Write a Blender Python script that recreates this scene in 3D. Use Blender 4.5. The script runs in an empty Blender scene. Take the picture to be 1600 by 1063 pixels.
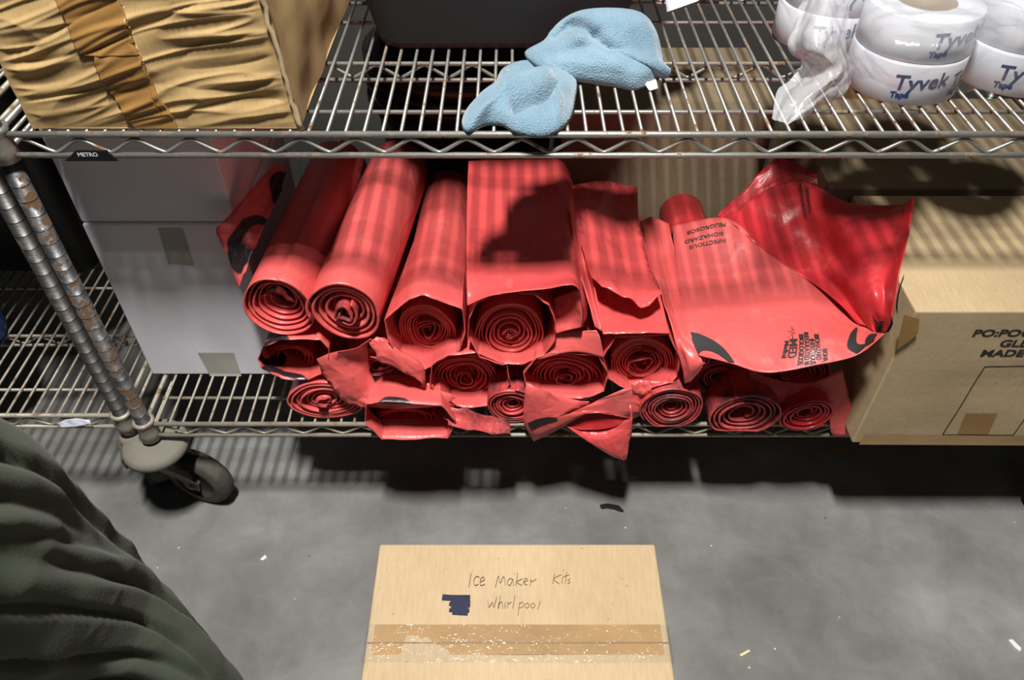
import bpy, bmesh, math, random
from mathutils import Vector, noise, Matrix
random.seed(7)
S = bpy.context.scene
COL = S.collection
R = math.radians
# ------------------------------------------------------------------ camera
TH = R(44.5); F = 1220.0; CX, CY = 800.0, 531.5; CH = 1.45
cd = bpy.data.cameras.new('camera'); cam = bpy.data.objects.new('camera', cd); COL.objects.link(cam)
cam.location = (0, 0, CH); cam.rotation_euler = (R(90) - TH, 0, 0)
cd.sensor_width = 23.6; cd.lens = 23.6 * F / 1600; cd.clip_start = .05
cd.dof.use_dof = True; cd.dof.focus_distance = 1.36; cd.dof.aperture_fstop = 4.5
S.camera = cam
# ------------------------------------------------------------------ world, lights, exposure
W = bpy.data.worlds.new('world'); S.world = W; W.use_nodes = True
W.node_tree.nodes['Background'].inputs[0].default_value = (.80, .88, 1, 1)
W.node_tree.nodes['Background'].inputs[1].default_value = .015
def lamp(name, loc, target, sx, sy, power, col):
    ld = bpy.data.lights.new(name, 'AREA'); ld.shape = 'RECTANGLE'; ld.size = sx; ld.size_y = sy
    ld.energy = power; ld.color = col
    o = bpy.data.objects.new(name, ld); COL.objects.link(o); o.location = loc
    d = Vector(target) - Vector(loc); o.rotation_euler = d.to_track_quat('-Z', 'Y').to_euler()
    return o
lamp('ceiling_lamp', (-.14, .20, 3.40), (-.14, .21, 0), .13, .45, 168, (1, .975, .93))
lamp('fill_lamp', (.5, -1.3, 2.7), (.1, 1.1, .5), .6, 1.4, 2.0, (.93, .97, 1))  # weak fill added to lift the front faces, not a known fixture
S.view_settings.view_transform = 'Standard'; S.view_settings.look = 'None'
S.view_settings.exposure = 0; S.view_settings.gamma = 1; S.view_settings.use_curve_mapping = False

# ------------------------------------------------------------------ helpers
def ray(u, v):
    dx = (u - CX) / F; dy = (CY - v) / F
    return dx, math.cos(TH) + dy * math.sin(TH), -math.sin(TH) + dy * math.cos(TH)
def P(u, v, Y):
    a, b, c = ray(u, v); t = Y / b
    return Vector((a * t, Y, CH + c * t))
def PZ(u, v, Z):
    a, b, c = ray(u, v); t = (Z - CH) / c
    return Vector((a * t, b * t, Z))
def smooth(me, on=True):
    me.polygons.foreach_set('use_smooth', [on] * len(me.polygons))
def mesh(name, verts, faces, mat=None, parent=None, sm=True):
    me = bpy.data.meshes.new(name); me.from_pydata([tuple(v) for v in verts], [], faces); me.update()
    if mat: me.materials.append(mat)
    if sm: smooth(me)
    o = bpy.data.objects.new(name, me); COL.objects.link(o)
    if parent: o.parent = parent
    return o
def tag(o, label=None, cat=None, group=None, kind=None):
    if label: o['label'] = label
    if cat: o['category'] = cat
    if group: o['group'] = group
    if kind: o['kind'] = kind
    return o
def empty(name, loc=(0, 0, 0)):
    o = bpy.data.objects.new(name, None); COL.objects.link(o); o.location = loc; o.empty_display_size = .02
    return o
def under(o, root):
    """parent a world-space mesh to a root that is translated"""
    o.parent = root; o.matrix_parent_inverse = Matrix.Translation(-Vector(root.location)); return o
def solid(o, th, off=0):
    m = o.modifiers.new('thickness', 'SOLIDIFY'); m.thickness = th; m.offset = off; return o
def subd(o, n=1):
    m = o.modifiers.new('subdivision', 'SUBSURF'); m.levels = n; m.render_levels = n; return o
def bev(o, w=.002, n=2):
    m = o.modifiers.new('bevel', 'BEVEL'); m.width = w; m.segments = n; m.limit_method = 'ANGLE'; return o
class MB:
    def __init__(s): s.v = []; s.f = []
    def add(s, v, f):
        n = len(s.v); s.v += [Vector(x) for x in v]; s.f += [tuple(i + n for i in q) for q in f]
    def box(s, x0, x1, y0, y1, z0, z1):
        s.add([(x0,y0,z0),(x1,y0,z0),(x1,y1,z0),(x0,y1,z0),(x0,y0,z1),(x1,y0,z1),(x1,y1,z1),(x0,y1,z1)],
              [(0,3,2,1),(4,5,6,7),(0,1,5,4),(1,2,6,5),(2,3,7,6),(3,0,4,7)])
    def tube(s, pts, r, n=8, cap=True):
        pts = [Vector(p) for p in pts]; rings = []; m = len(pts)
        rr = r if isinstance(r, (list, tuple)) else [r] * m
        up = None
        for i, p in enumerate(pts):
            t = (pts[min(i + 1, m - 1)] - pts[max(i - 1, 0)]).normalized()
            if up is None: up = Vector((0, 0, 1)) if abs(t.z) < .9 else Vector((0, 1, 0))
            a = t.cross(up).normalized(); b = a.cross(t).normalized(); up = b
            rings.append([p + a * rr[i] * math.cos(2*math.pi*k/n) + b * rr[i] * math.sin(2*math.pi*k/n) for k in range(n)])
        v = [q for g in rings for q in g]; f = []
        for i in range(m - 1):
            for k in range(n):
                f.append((i*n+k, i*n+(k+1) % n, (i+1)*n+(k+1) % n, (i+1)*n+k))
        if cap: f.append(tuple(range(n - 1, -1, -1))); f.append(tuple((m-1)*n + k for k in range(n)))
        s.add(v, f)
    def lathe(s, prof, c, axis=(0, 0, 1), n=32):
        ax = Vector(axis).normalized(); u = ax.orthogonal().normalized(); w = ax.cross(u); c = Vector(c)
        v = []; f = []
        for (r, h) in prof:
            for k in range(n):
                a = 2*math.pi*k/n; v.append(c + ax*h + (u*math.cos(a) + w*math.sin(a)) * r)
        for i in range(len(prof) - 1):
            for k in range(n): f.append((i*n+k, i*n+(k+1) % n, (i+1)*n+(k+1) % n, (i+1)*n+k))
        s.add(v, f)
    def build(s, name, mat, parent=None, sm=True):
        o = mesh(name, s.v, s.f, mat, None, sm)
        if parent: under(o, parent)
        return o
def cr(p, t):
    """catmull-rom through list p, t in 0..len-1"""
    n = len(p); i = min(int(t), n - 2); f = t - i
    a = p[i-1] if i > 0 else p[i]*2 - p[i+1]
    b, c = p[i], p[i+1]; d = p[i+2] if i + 2 < n else p[i+1]*2 - p[i]
    return .5 * ((2*b) + (c - a)*f + (2*a - 5*b + 4*c - d)*f*f + (3*b - a - 3*c + d)*f*f*f)
def surf(grid):
    g = [[(P(*q) if not isinstance(q, Vector) else q) for q in row] for row in grid]
    def f(s, t):
        col = [cr(row, s * (len(row) - 1)) for row in g]
        return cr(col, t * (len(g) - 1))
    return f
def nz(p, sc=1.0, seed=0): return noise.noise(Vector(p) * sc + Vector((seed*7.3, seed*3.1, seed*1.7)))
def creases(s, t, seed, amp, k=5):
    """sharp film creases: folded straight lines across the patch"""
    rr = random.Random(seed); h = 0
    for _ in range(k):
        a = rr.uniform(0, math.pi); c = rr.uniform(-.2, 1.0); w = rr.uniform(.05, .16); g = rr.uniform(-1, 1)
        d = s*math.cos(a) + t*math.sin(a) - c
        h += g * max(0, 1 - abs(d)/w)
    return h * amp
def patch(name, grid, mat, parent, nu=40, nv=40, amp=.002, sc=25, th=.001, seed=1, cre=0, ck=5, facet=False):
    f = surf(grid); v = []; e = 1e-3
    for j in range(nv + 1):
        for i in range(nu + 1):
            s, t = i/nu, j/nv; p = f(s, t)
            du = f(min(s+e, 1), t) - f(max(s-e, 0), t); dv = f(s, min(t+e, 1)) - f(s, max(t-e, 0))
            n = du.cross(dv)
            if n.length > 0: n.normalize()
            h = amp * nz(p, sc, seed) + amp*.5 * nz(p, sc*2.7, seed+3)
            if cre: h += creases(s, t, seed, cre, ck)
            v.append(p + n * h)
    fc = [(j*(nu+1)+i, j*(nu+1)+i+1, (j+1)*(nu+1)+i+1, (j+1)*(nu+1)+i) for j in range(nv) for i in range(nu)]
    if facet:      # crisp film: split quads along alternating diagonals and shade them flat
        rr = random.Random(seed); tri = []
        for q in fc:
            tri += [(q[0], q[1], q[2]), (q[0], q[2], q[3])] if rr.random() < .5 else [(q[0], q[1], q[3]), (q[1], q[2], q[3])]
        fc = tri
    o = mesh(name, v, fc, mat, None, not facet)
    if facet:
        b_ = o.modifiers.new('bevel', 'BEVEL'); b_.width = .0022; b_.segments = 2; b_.limit_method = 'ANGLE'; b_.angle_limit = R(6)
        smooth(o.data)
    if th: solid(o, th)
    if parent: under(o, parent)
    return o
def text2d(s, size=1.0, bold=0.0, shear=0.0):
    cu = bpy.data.curves.new('t', 'FONT'); cu.body = s; cu.size = size; cu.offset = bold; cu.shear = shear
    cu.resolution_u = 3
    ob = bpy.data.objects.new('t', cu); COL.objects.link(ob); bpy.context.view_layer.update()
    me = ob.evaluated_get(bpy.context.evaluated_depsgraph_get()).to_mesh()
    v = [tuple(q.co) for q in me.vertices]; f = [tuple(p.vertices) for p in me.polygons]
    bpy.data.objects.remove(ob); bpy.data.curves.remove(cu)
    return v, f
def text_on(name, s, fn, mat, parent, size=1.0, bold=0.0, cut=2):
    """fn maps flat text coordinates to the world"""
    v, f = text2d(s, size, bold)
    bm = bmesh.new(); bv = [bm.verts.new(q) for q in v]
    for q in f:
        try: bm.faces.new([bv[i] for i in q])
        except ValueError: pass
    if cut: bmesh.ops.subdivide_edges(bm, edges=[e for e in bm.edges if e.calc_length() > size*.25], cuts=cut, use_grid_fill=False)
    bmesh.ops.triangulate(bm, faces=bm.faces)
    bm.verts.index_update()
    vv = [fn(q.co.x, q.co.y) for q in bm.verts]; ff = [tuple(x.index for x in q.verts) for q in bm.faces]
    bm.free()
    o = mesh(name, vv, ff, mat, None, False)
    if parent: under(o, parent)
    return o
def ribbon(mb, pts, w, n=Vector((0, 0, 1))):
    pts = [Vector(p) for p in pts]; v = []; f = []
    for i, p in enumerate(pts):
        t = (pts[min(i+1, len(pts)-1)] - pts[max(i-1, 0)]).normalized(); a = t.cross(n).normalized() * w * .5
        v += [p + a, p - a]
    for i in range(len(pts) - 1): f.append((2*i, 2*i+1, 2*i+3, 2*i+2))
    mb.add(v, f)

# ------------------------------------------------------------------ materials
def srgb(r, g, b):
    def c(x):
        x /= 255
        return x/12.92 if x <= .04045 else ((x+.055)/1.055)**2.4
    return (c(r), c(g), c(b), 1)
class N:
    """small node builder"""
    def __init__(s, name):
        s.m = bpy.data.materials.new(name); s.m.use_nodes = True; s.t = s.m.node_tree; s.b = s.t.nodes['Principled BSDF']
        s.out = s.t.nodes['Material Output']
        s.co = s.new('ShaderNodeTexCoord').outputs['Object']
    def new(s, k, **kw):
        n = s.t.nodes.new(k)
        for a, b in kw.items(): setattr(n, a, b)
        return n
    def link(s, a, b): s.t.links.new(a, b)
    def set(s, **kw):
        for a, b in kw.items():
            i = s.b.inputs[a.replace('_', ' ')]
            if hasattr(b, 'links'): s.link(b, i)
            else: i.default_value = b
        return s
    def noise(s, sc, det=4, rough=.55, vec=None, dist=0):
        n = s.new('ShaderNodeTexNoise'); n.inputs['Scale'].default_value = sc; n.inputs['Detail'].default_value = det
        n.inputs['Roughness'].default_value = rough; n.inputs['Distortion'].default_value = dist
        s.link(vec or s.co, n.inputs['Vector']); return n.outputs['Fac']
    def vor(s, sc, vec=None, feat='F1'):
        n = s.new('ShaderNodeTexVoronoi', feature=feat); n.inputs['Scale'].default_value = sc
        s.link(vec or s.co, n.inputs['Vector']); return n.outputs['Distance']
    def scale(s, x, y, z):
        n = s.new('ShaderNodeMapping'); n.inputs['Scale'].default_value = (x, y, z); s.link(s.co, n.inputs[0]); return n.outputs[0]
    def ramp(s, fac, stops, mode='LINEAR'):
        n = s.new('ShaderNodeValToRGB'); e = n.color_ramp.elements; n.color_ramp.interpolation = mode
        while len(e) < len(stops): e.new(.5)
        for i, (p, c) in enumerate(stops): e[i].position = p; e[i].color = c if len(c) == 4 else (*c, 1)
        s.link(fac, n.inputs[0]); return n.outputs[0]
    def mix(s, fac, a, b, mode='MIX'):
        n = s.new('ShaderNodeMix', data_type='RGBA', blend_type=mode)
        for x, i in ((fac, 0), (a, 6), (b, 7)):
            if hasattr(x, 'links'): s.link(x, n.inputs[i])
            else: n.inputs[i].default_value = x
        return n.outputs[2]
    def math(s, op, a, b=0):
        n = s.new('ShaderNodeMath', operation=op)
        for x, i in ((a, 0), (b, 1)):
            if hasattr(x, 'links'): s.link(x, n.inputs[i])
            else: n.inputs[i].default_value = x
        return n.outputs[0]
    def bump(s, h, st=.3, d=.01):
        n = s.new('ShaderNodeBump'); n.inputs['Strength'].default_value = st; n.inputs['Distance'].default_value = d
        s.link(h, n.inputs['Height']); s.link(n.outputs[0], s.b.inputs['Normal']); return s
def g(v): return (v, v, v, 1)
M = {}
# concrete floor
n = N('concrete')
a = n.ramp(n.noise(2.2, 6, .62), [(.30, srgb(96,95,92)), (.52, srgb(128,127,124)), (.70, srgb(152,153,152))])
b = n.ramp(n.noise(7, 8, .7, dist=.6), [(.35, g(.72)), (.6, g(1.0))])
c = n.mix(.75, a, b, 'MULTIPLY')
spk = n.ramp(n.vor(26), [(.0, g(1)), (.045, g(1)), (.06, g(0))])
spk2 = n.math('MULTIPLY', spk, n.ramp(n.noise(9, 2), [(.56, g(0)), (.60, g(1))]))
c = n.mix(spk2, c, srgb(196,194,186))
dk = n.math('MULTIPLY', n.ramp(n.vor(17), [(.0, g(1)), (.03, g(1)), (.05, g(0))]), n.ramp(n.noise(5, 2), [(.5, g(0)), (.54, g(.7))]))
c = n.mix(dk, c, srgb(62,56,48))
n.set(Base_Color=c, Roughness=n.ramp(n.noise(6, 5), [(.3, g(.42)), (.7, g(.62))])).bump(n.noise(60, 6, .7), .12, .003); M['floor'] = n.m
# walls
n = N('painted_block'); n.set(Base_Color=n.ramp(n.noise(3), [(.3, srgb(62,60,57)), (.7, srgb(74,72,68))]), Roughness=.85); M['wall'] = n.m
# cardboard family
def card(name, c1, c2, rough=.8, fib=.12, dirt=.12):
    n = N(name)
    a = n.ramp(n.noise(5, 5, .6), [(.3, c1), (.7, c2)])
    f = n.noise(1, 3, .6, vec=n.scale(220, 30, 40))
    a = n.mix(fib, a, n.ramp(f, [(.3, g(.35)), (.7, g(.95))]), 'OVERLAY')
    sp = n.ramp(n.noise(120, 2), [(.70, g(0)), (.76, g(dirt*4))])
    a = n.mix(sp, a, srgb(90,66,40))
    n.set(Base_Color=a, Roughness=rough).bump(n.noise(70, 5, .6), .10, .004); return n.m
M['card'] = card('kraft_cardboard', srgb(172,149,115), srgb(187,164,130))
M['card_pale'] = card('pale_cardboard', srgb(168,146,112), srgb(184,162,126))
M['card_crumple'] = card('crumpled_cardboard', srgb(158,130,84), srgb(180,150,102), .75, .1, .1)
M['card_dark'] = card('brown_cardboard', srgb(120,98,68), srgb(140,116,84))
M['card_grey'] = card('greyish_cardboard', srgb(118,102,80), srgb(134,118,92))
M['white_card'] = card('white_cardboard', srgb(228,227,236), srgb(240,239,246), .7, .05, .03)
def simple(name, col, rough=.5, metal=0, **kw):
    n = N(name)
    c2 = tuple(min(1, x*1.12) for x in col[:3]) + (1,); c1 = tuple(x*.88 for x in col[:3]) + (1,)
    n.set(Base_Color=n.ramp(n.noise(14, 4), [(.3, c1), (.7, c2)]), Roughness=rough, Metallic=metal, **kw); return n
M['tape'] = simple('brown_tape', srgb(152,114,64), .32).m
M['tape_pale'] = simple('pale_brown_tape', srgb(170,136,90), .2).m
M['tape_grey'] = simple('greyish_tape', srgb(176,174,166), .35).m
M['ink'] = simple('black_ink', srgb(36,34,34), .6).m
M['ink_faint'] = simple('faded_pen_ink', srgb(122,104,80), .7).m
M['ink_blue'] = simple('blue_black_marker', srgb(40,42,66), .35).m
M['ink_tyvek'] = simple('navy_ink', srgb(40,56,110), .5).m
M['white_ink'] = simple('white_ink', srgb(225,225,225), .6).m
M['badge'] = simple('black_badge', srgb(24,24,28), .35).m
M['paper'] = simple('white_paper', srgb(205,208,222), .7).m
M['wood'] = simple('pale_wood', srgb(222,206,160), .7).m
# chromed wire with rust
def wire(name, base, rust, lo, hi, rough=.34, metal=.85):
    n = N(name)
    f = n.ramp(n.noise(38, 6, .68), [(lo, g(0)), (hi, g(1))])
    d = n.ramp(n.noise(11, 3), [(.3, tuple(x*.75 for x in base[:3])+(1,)), (.7, base)])
    n.set(Base_Color=n.mix(f, d, rust), Metallic=n.mix(f, g(metal), g(0)), Roughness=n.mix(f, g(rough), g(.85)))
    n.bump(n.noise(150, 3), .15, .002); return n.m
M['wire'] = wire('chromed_wire', srgb(168,166,160), srgb(112,80,48), .54, .66, .42, .7)
M['wire_dusty'] = wire('dusty_wire', srgb(172,166,152), srgb(120,96,66), .52, .64, .55, .35)
M['post'] = wire('rusty_chromed_post', srgb(112,114,116), srgb(74,52,32), .47, .56, .4)
M['post_clean'] = wire('tarnished_chromed_post', srgb(92,90,88), srgb(70,54,40), .58, .70, .45)
M['dust_plastic'] = simple('dusty_grey_plastic', srgb(122,118,108), .75).m
n = N('dusty_rubber'); n.set(Base_Color=n.ramp(n.noise(16, 5), [(.35, srgb(58,55,50)), (.7, srgb(98,94,86))]), Roughness=.8); M['rubber'] = n.m
M['hub'] = simple('shaded_hub_plastic', srgb(52,50,46), .7).m  # hub tone darkened to paint in the shadow over the wheel
M['steel_dusty'] = simple('dusty_steel', srgb(92,84,68), .6, .4).m
# red film
def film(name, col, printed=0, scuff=.35, rough=.3, smudge=(214,150,140), lo=.56):
    n = N(name)
    c1 = tuple(x*.86 for x in col[:3])+(1,)
    a = n.ramp(n.noise(8, 4), [(.3, c1), (.7, col)])
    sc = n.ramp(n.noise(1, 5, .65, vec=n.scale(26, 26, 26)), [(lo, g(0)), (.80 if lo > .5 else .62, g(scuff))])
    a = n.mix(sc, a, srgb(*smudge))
    if printed:
        d = n.new('ShaderNodeVectorMath', operation='ADD')
        nn = n.new('ShaderNodeTexNoise'); nn.inputs['Scale'].default_value = 9; n.link(n.co, nn.inputs['Vector'])
        sc2 = n.new('ShaderNodeVectorMath', operation='SCALE'); sc2.inputs[3].default_value = .05
        n.link(nn.outputs['Color'], sc2.inputs[0]); n.link(n.co, d.inputs[0]); n.link(sc2.outputs[0], d.inputs[1])
        v = n.vor(printed, vec=d.outputs[0])
        k = n.ramp(v, [(.30, g(0)), (.33, g(1)), (.47, g(1)), (.50, g(0))])
        a = n.mix(k, a, srgb(40,30,34))
    n.set(Base_Color=a, Roughness=n.ramp(n.noise(12, 4), [(.3, g(rough)), (.7, g(rough+.2))]))
    n.b.inputs['Specular IOR Level'].default_value = .4
    n.b.inputs['Coat Weight'].default_value = .05; n.b.inputs['Coat Roughness'].default_value = .15
    cr_ = n.ramp(n.vor(1, vec=n.scale(14, 9, 14), feat='DISTANCE_TO_EDGE'), [(0, g(1)), (.10, g(0))])
    n.bump(n.math('ADD', n.noise(1, 5, .6, vec=n.scale(30, 9, 30)), n.math('MULTIPLY', cr_, .25)), .26, .008); return n.m
RED = srgb(222,94,92)
M['red'] = film('red_film', RED)
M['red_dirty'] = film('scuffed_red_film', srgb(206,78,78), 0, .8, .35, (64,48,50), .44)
M['red_print'] = film('red_film_with_black_print', RED, 9)
M['red_gloss'] = film('glossy_red_film', srgb(220,84,84), 0, .15, .18)
M['red_shade'] = film('shaded_red_film', srgb(194,48,54), 0, .2, .25)  # darker copy of the red, shade painted into covered film layers
# microfibre
n = N('blue_microfibre')
a = n.ramp(n.noise(9, 4), [(.3, srgb(104,136,156)), (.7, srgb(134,164,182))])
a = n.mix(.25, a, n.ramp(n.noise(400, 2), [(.3, g(.4)), (.7, g(1))]), 'MULTIPLY')
n.set(Base_Color=a, Roughness=.95, Sheen_Weight=.4).bump(n.math('ADD', n.vor(430), n.noise(60, 3)), .5, .0035); M['cloth'] = n.m
n = N('black_textured_plastic'); n.set(Base_Color=srgb(30,30,34), Roughness=.6).bump(n.noise(420, 2), .35, .002); M['black_plastic'] = n.m
M['black'] = simple('black_plastic', srgb(22,21,22), .4).m
M['blue'] = simple('blue_plastic', srgb(20,96,190), .35).m
M['grey_plastic'] = simple('grey_plastic', srgb(120,122,130), .5).m
M['tyvek'] = simple('white_tape', srgb(214,216,222), .5).m
M['core'] = simple('cardboard_core', srgb(150,128,98), .85).m
# clear film
def clear(name, op=.22, tint=(.9, .9, .93, 1)):
    n = N(name); t = n.new('ShaderNodeBsdfTransparent'); t.inputs[0].default_value = (.97, .97, .98, 1)
    gl = n.new('ShaderNodeBsdfGlossy'); gl.inputs['Roughness'].default_value = .12; gl.inputs[0].default_value = (.9, .9, .92, 1)
    df = n.new('ShaderNodeBsdfDiffuse'); df.inputs[0].default_value = tint
    bm = n.new('ShaderNodeBump'); bm.inputs['Strength'].default_value = .4; bm.inputs['Distance'].default_value = .008
    n.link(n.noise(38, 5, .7), bm.inputs['Height'])
    for q in (gl, df): n.link(bm.outputs[0], q.inputs['Normal'])
    lw = n.new('ShaderNodeLayerWeight'); n.link(bm.outputs[0], lw.inputs['Normal'])
    fr = n.new('ShaderNodeMath', operation='MULTIPLY_ADD'); n.link(n.math('POWER', lw.outputs['Facing'], 4), fr.inputs[0]); fr.inputs[1].default_value = .7; fr.inputs[2].default_value = .06
    m1 = n.new('ShaderNodeMixShader'); m1.inputs[0].default_value = op; n.link(t.outputs[0], m1.inputs[1]); n.link(df.outputs[0], m1.inputs[2])
    m2 = n.new('ShaderNodeMixShader'); n.link(fr.outputs[0], m2.inputs[0]); n.link(m1.outputs[0], m2.inputs[1]); n.link(gl.outputs[0], m2.inputs[2])
    n.link(m2.outputs[0], n.out.inputs[0]); return n.m
M['clear'] = clear('clear_crinkled_film', .17, (.72,.72,.76,1)); M['clear_tape'] = clear('clear_packing_tape', .03)
M['clear_milky'] = clear('milky_film', .42, (.72,.72,.76,1))
n = N('olive_twill')
a = n.ramp(n.noise(5, 5, .6), [(.3, srgb(48,55,44)), (.7, srgb(72,80,64))])
a = n.mix(n.ramp(n.noise(13, 3), [(.6, g(0)), (.8, g(.4))]), a, srgb(96,102,84))
n.set(Base_Color=a, Roughness=.95, Sheen_Weight=.05).bump(n.noise(1, 2, vec=n.scale(500, 500, 160)), .35, .002); M['trouser'] = n.m
M['skin'] = simple('skin', srgb(196,150,124), .55).m
M['shirt'] = simple('dark_grey_shirt', srgb(70,74,84), .9).m
M['boot'] = simple('brown_boot_leather', srgb(70,50,36), .6).m
M['hair'] = simple('brown_hair', srgb(56,40,28), .8).m

# ------------------------------------------------------------------ setting
mb = MB(); mb.box(-3, 3, -2.5, 2.6, -.1, 0)
tag(mb.build('floor', M['floor'], sm=False), kind='structure')
mb = MB(); mb.box(-3, 3, 2.15, 2.25, 0, 2.9)
tag(mb.build('wall_back', M['wall'], sm=False), kind='structure')

# ------------------------------------------------------------------ wire shelving
SP = .0252; YF = .952; DEP = .76; ZT = .906; ZL = .289; XL = -.702; XR = 1.127
def shelf(root, x0, x1, y0, dep, z, mat, badge=False):
    sh = MB(); sh.tube([(x0, y0, z), (x1, y0, z)], .0047, 10)
    top = sh.build('shelf', mat, root)
    bt = MB(); bt.tube([(x0, y0-.001, z-.0315), (x1, y0-.001, z-.0315)], .0043, 10)
    under(bt.build('lower_rail', mat), root).parent = top
    # zigzag truss
    def zig(yy, name):
        z_ = MB(); pts = []; k = 0; x = x0 + .035
        per = SP * 3
        while x < x1 - .03:
            ph = ((x - x0 - .035) / per) % 1
            tri = abs(ph*2 - 1)                       # 1 at ends, 0 mid
            s = .5 - .5*math.cos(math.pi*tri); s = .35*s + .65*tri
            pts.append((x, yy, z - .0275 + .021*s)); x += per/16
        z_.tube(pts, .0028, 6); o = z_.build(name, mat); o.parent = top
    zig(y0, 'zigzag_truss')
    w = MB(); x = x0 + .022
    while x < x1 - .01:
        w.tube([(x, y0, z+.0015), (x, y0+dep, z+.0015)], .0026, 6); x += SP
    w.build('wire_deck', mat).parent = top
    for d in (.07, .38, .69):
        c = MB(); c.tube([(x0+.012, y0+d*dep/.76, z-.0045), (x1-.012, y0+d*dep/.76, z-.0045)], .0032, 8); c.build('cross_rod', mat).parent = top
    for d in (.225, .535):
        yy = y0+d*dep/.76
        c = MB(); c.tube([(x0+.012, yy, z-.005), (x1-.012, yy, z-.005)], .0036, 8); c.tube([(x0+.012, yy, z-.032), (x1-.012, yy, z-.032)], .0036, 8)
        c.build('middle_truss_rods', mat).parent = top; zig(yy, 'zigzag_truss')
    c = MB(); c.tube([(x0, y0+dep, z), (x1, y0+dep, z)], .0045, 8); c.tube([(x0, y0+dep, z-.03), (x1, y0+dep, z-.03)], .004, 8)
    c.build('back_rail', mat).parent = top
    for xx in (x0, x1):
        c = MB(); c.tube([(xx, y0, z), (xx, y0+dep, z)], .0045, 8); c.tube([(xx, y0, z-.03), (xx, y0+dep, z-.03)], .004, 8)
        c.build('side_rail', mat).parent = top
    for xx in (x0, x1):
        for yy in (y0, y0+dep):
            c = MB(); c.lathe([(.0145, -.040), (.0195, -.038), (.0185, -.02), (.0165, 0), (.0195, .006), (.0205, .011), (.0145, .012)], (xx, yy, z), n=20)
            c.build('corner_collar', mat).parent = top
    return top
def post(root, x, y, z0, z1, mat, seed=0):
    prof = [(0, z0)]; z = z0; r = .0137
    while z < z1:
        prof += [(r, z), (r, z+.0235), (r-.0012, z+.0238), (r-.0012, z+.0252), (r, z+.0254)]; z += .0254
    prof.append((0, z)); m_ = MB(); m_.lathe(prof, (x, y, 0), n=20); return m_.build('post', mat, root)
def caster(root, x, y, cx, cy, ang, Rr=.074, bumper=1.0):
    """swivel caster: dished bumper, fork and dusty wheel"""
    zc = Rr; top = MB()
    top.lathe([(q*bumper, h) for q, h in [(0, .006), (.030, .006), (.056, .002), (.0625, -.006), (.0635, -.016), (.058, -.021), (.02, -.020), (0, -.02)]], (x, y, .235), n=40)
    bp = top.build('caster', M['dust_plastic'], root)
    st = MB(); st.tube([(x, y, .20), (x, y, .262)], .0125, 14); st.tube([(x, y, .246), (x, y, .268)], .016, 14)
    st.build('stem', M['post']).parent = bp
    d = Vector((math.cos(ang), math.sin(ang), 0)); nn = Vector((d.y, -d.x, 0))
    C = Vector((cx, cy, zc)); w = .021
    m_ = MB(); m_.lathe([(.046, -w), (.060, -w*.98), (Rr-.004, -w*.8), (Rr, -w*.45), (Rr, w*.45), (Rr-.004, w*.8), (.060, w*.98), (.046, w)], C, nn, 48)
    m_.build('wheel', M['rubber']).parent = bp
    m_ = MB(); m_.lathe([(0, -w*.5), (.030, -w*.5), (.046, -w*.62), (.047, -w), (.05, -w), (.05, w), (.047, w), (.046, w*.62), (.03, w*.5), (0, w*.5)], C, nn, 40)
    m_.build('hub', M['hub']).parent = bp
    fk = MB(); T = Vector((x, y, .212))
    for sgn in (-1, 1):
        o1 = nn * sgn * (w + .005); o2 = nn * sgn * (w + .0085)
        base = T - C
        rows = []
        prof = [(T - d*.042, T + d*.036), (T - d*.040 - Vector((0,0,.03)), T + d*.045 - Vector((0,0,.02))), (C.lerp(T, .45) - d*.036, C.lerp(T, .45) + d*.030), (C - d*.022 + Vector((0,0,.012)), C + d*.020 + Vector((0,0,.012))), (C - d*.017 - Vector((0,0,.012)), C + d*.015 - Vector((0,0,.012)))]
        v = []; f = []
        for (a_, b_) in prof: v += [a_+o1, b_+o1, b_+o2, a_+o2]
        for i in range(len(prof)-1):
            for k in range(4): f.append((4*i+k, 4*i+(k+1) % 4, 4*i+4+(k+1) % 4, 4*i+4+k))
        f += [(3, 2, 1, 0), tuple(4*(len(prof)-1)+k for k in range(4))]
        fk.add(v, f)
    fk.lathe([(0, 0), (.034, 0), (.034, .006), (0, .006)], T - Vector((0, 0, .002)), n=28)
    bev(fk.build('fork', M['steel_dusty'], sm=False), .002).parent = bp
    ax = MB(); ax.tube([C - nn*(w+.013), C + nn*(w+.013)], .006, 6); ax.tube([C - nn*(w+.010), C + nn*(w+.010)], .0095, 6)
    ax.build('axle_bolt', M['dust_plastic'], sm=False).parent = bp
    return bp
unit = tag(empty('wire_shelving_unit', (XL, YF, 0)), 'chromed wire shelving unit on wheels holding the red rolls, rusty front post', 'shelf', )
tops = shelf(unit, XL, XR, YF, DEP, ZT, M['wire'])
lows = shelf(unit, XL, XR, YF, DEP, ZL, M['wire_dusty'])
for (x, y) in ((XL, YF), (XR, YF), (XL, YF+DEP), (XR, YF+DEP)): post(unit, x, y, .245, 1.75, M['post'])
caster(unit, XL, YF, -.671+.004, .986, R(-17))
caster(unit, XR, YF, XR+.035, YF-.02, R(-30)); caster(unit, XL, YF+DEP, XL+.03, YF+DEP+.02, R(35)); caster(unit, XR, YF+DEP, XR+.03, YF+DEP+.02, R(35))
bdg = MB()
q = [P(101, 252, YF-.008), P(118, 236, YF-.008), P(166, 236, YF-.008), P(184, 252, YF-.008)]
bdg.add(q + [p + Vector((0, .003, 0)) for p in q], [(0, 3, 2, 1), (4, 5, 6, 7), (0, 1, 5, 4), (1, 2, 6, 5), (2, 3, 7, 6), (3, 0, 4, 7)])
b_ = bdg.build('name_badge', M['badge'], sm=False); b_.parent = tops
o_ = P(122, 244.5, YF-.0088)
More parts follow.
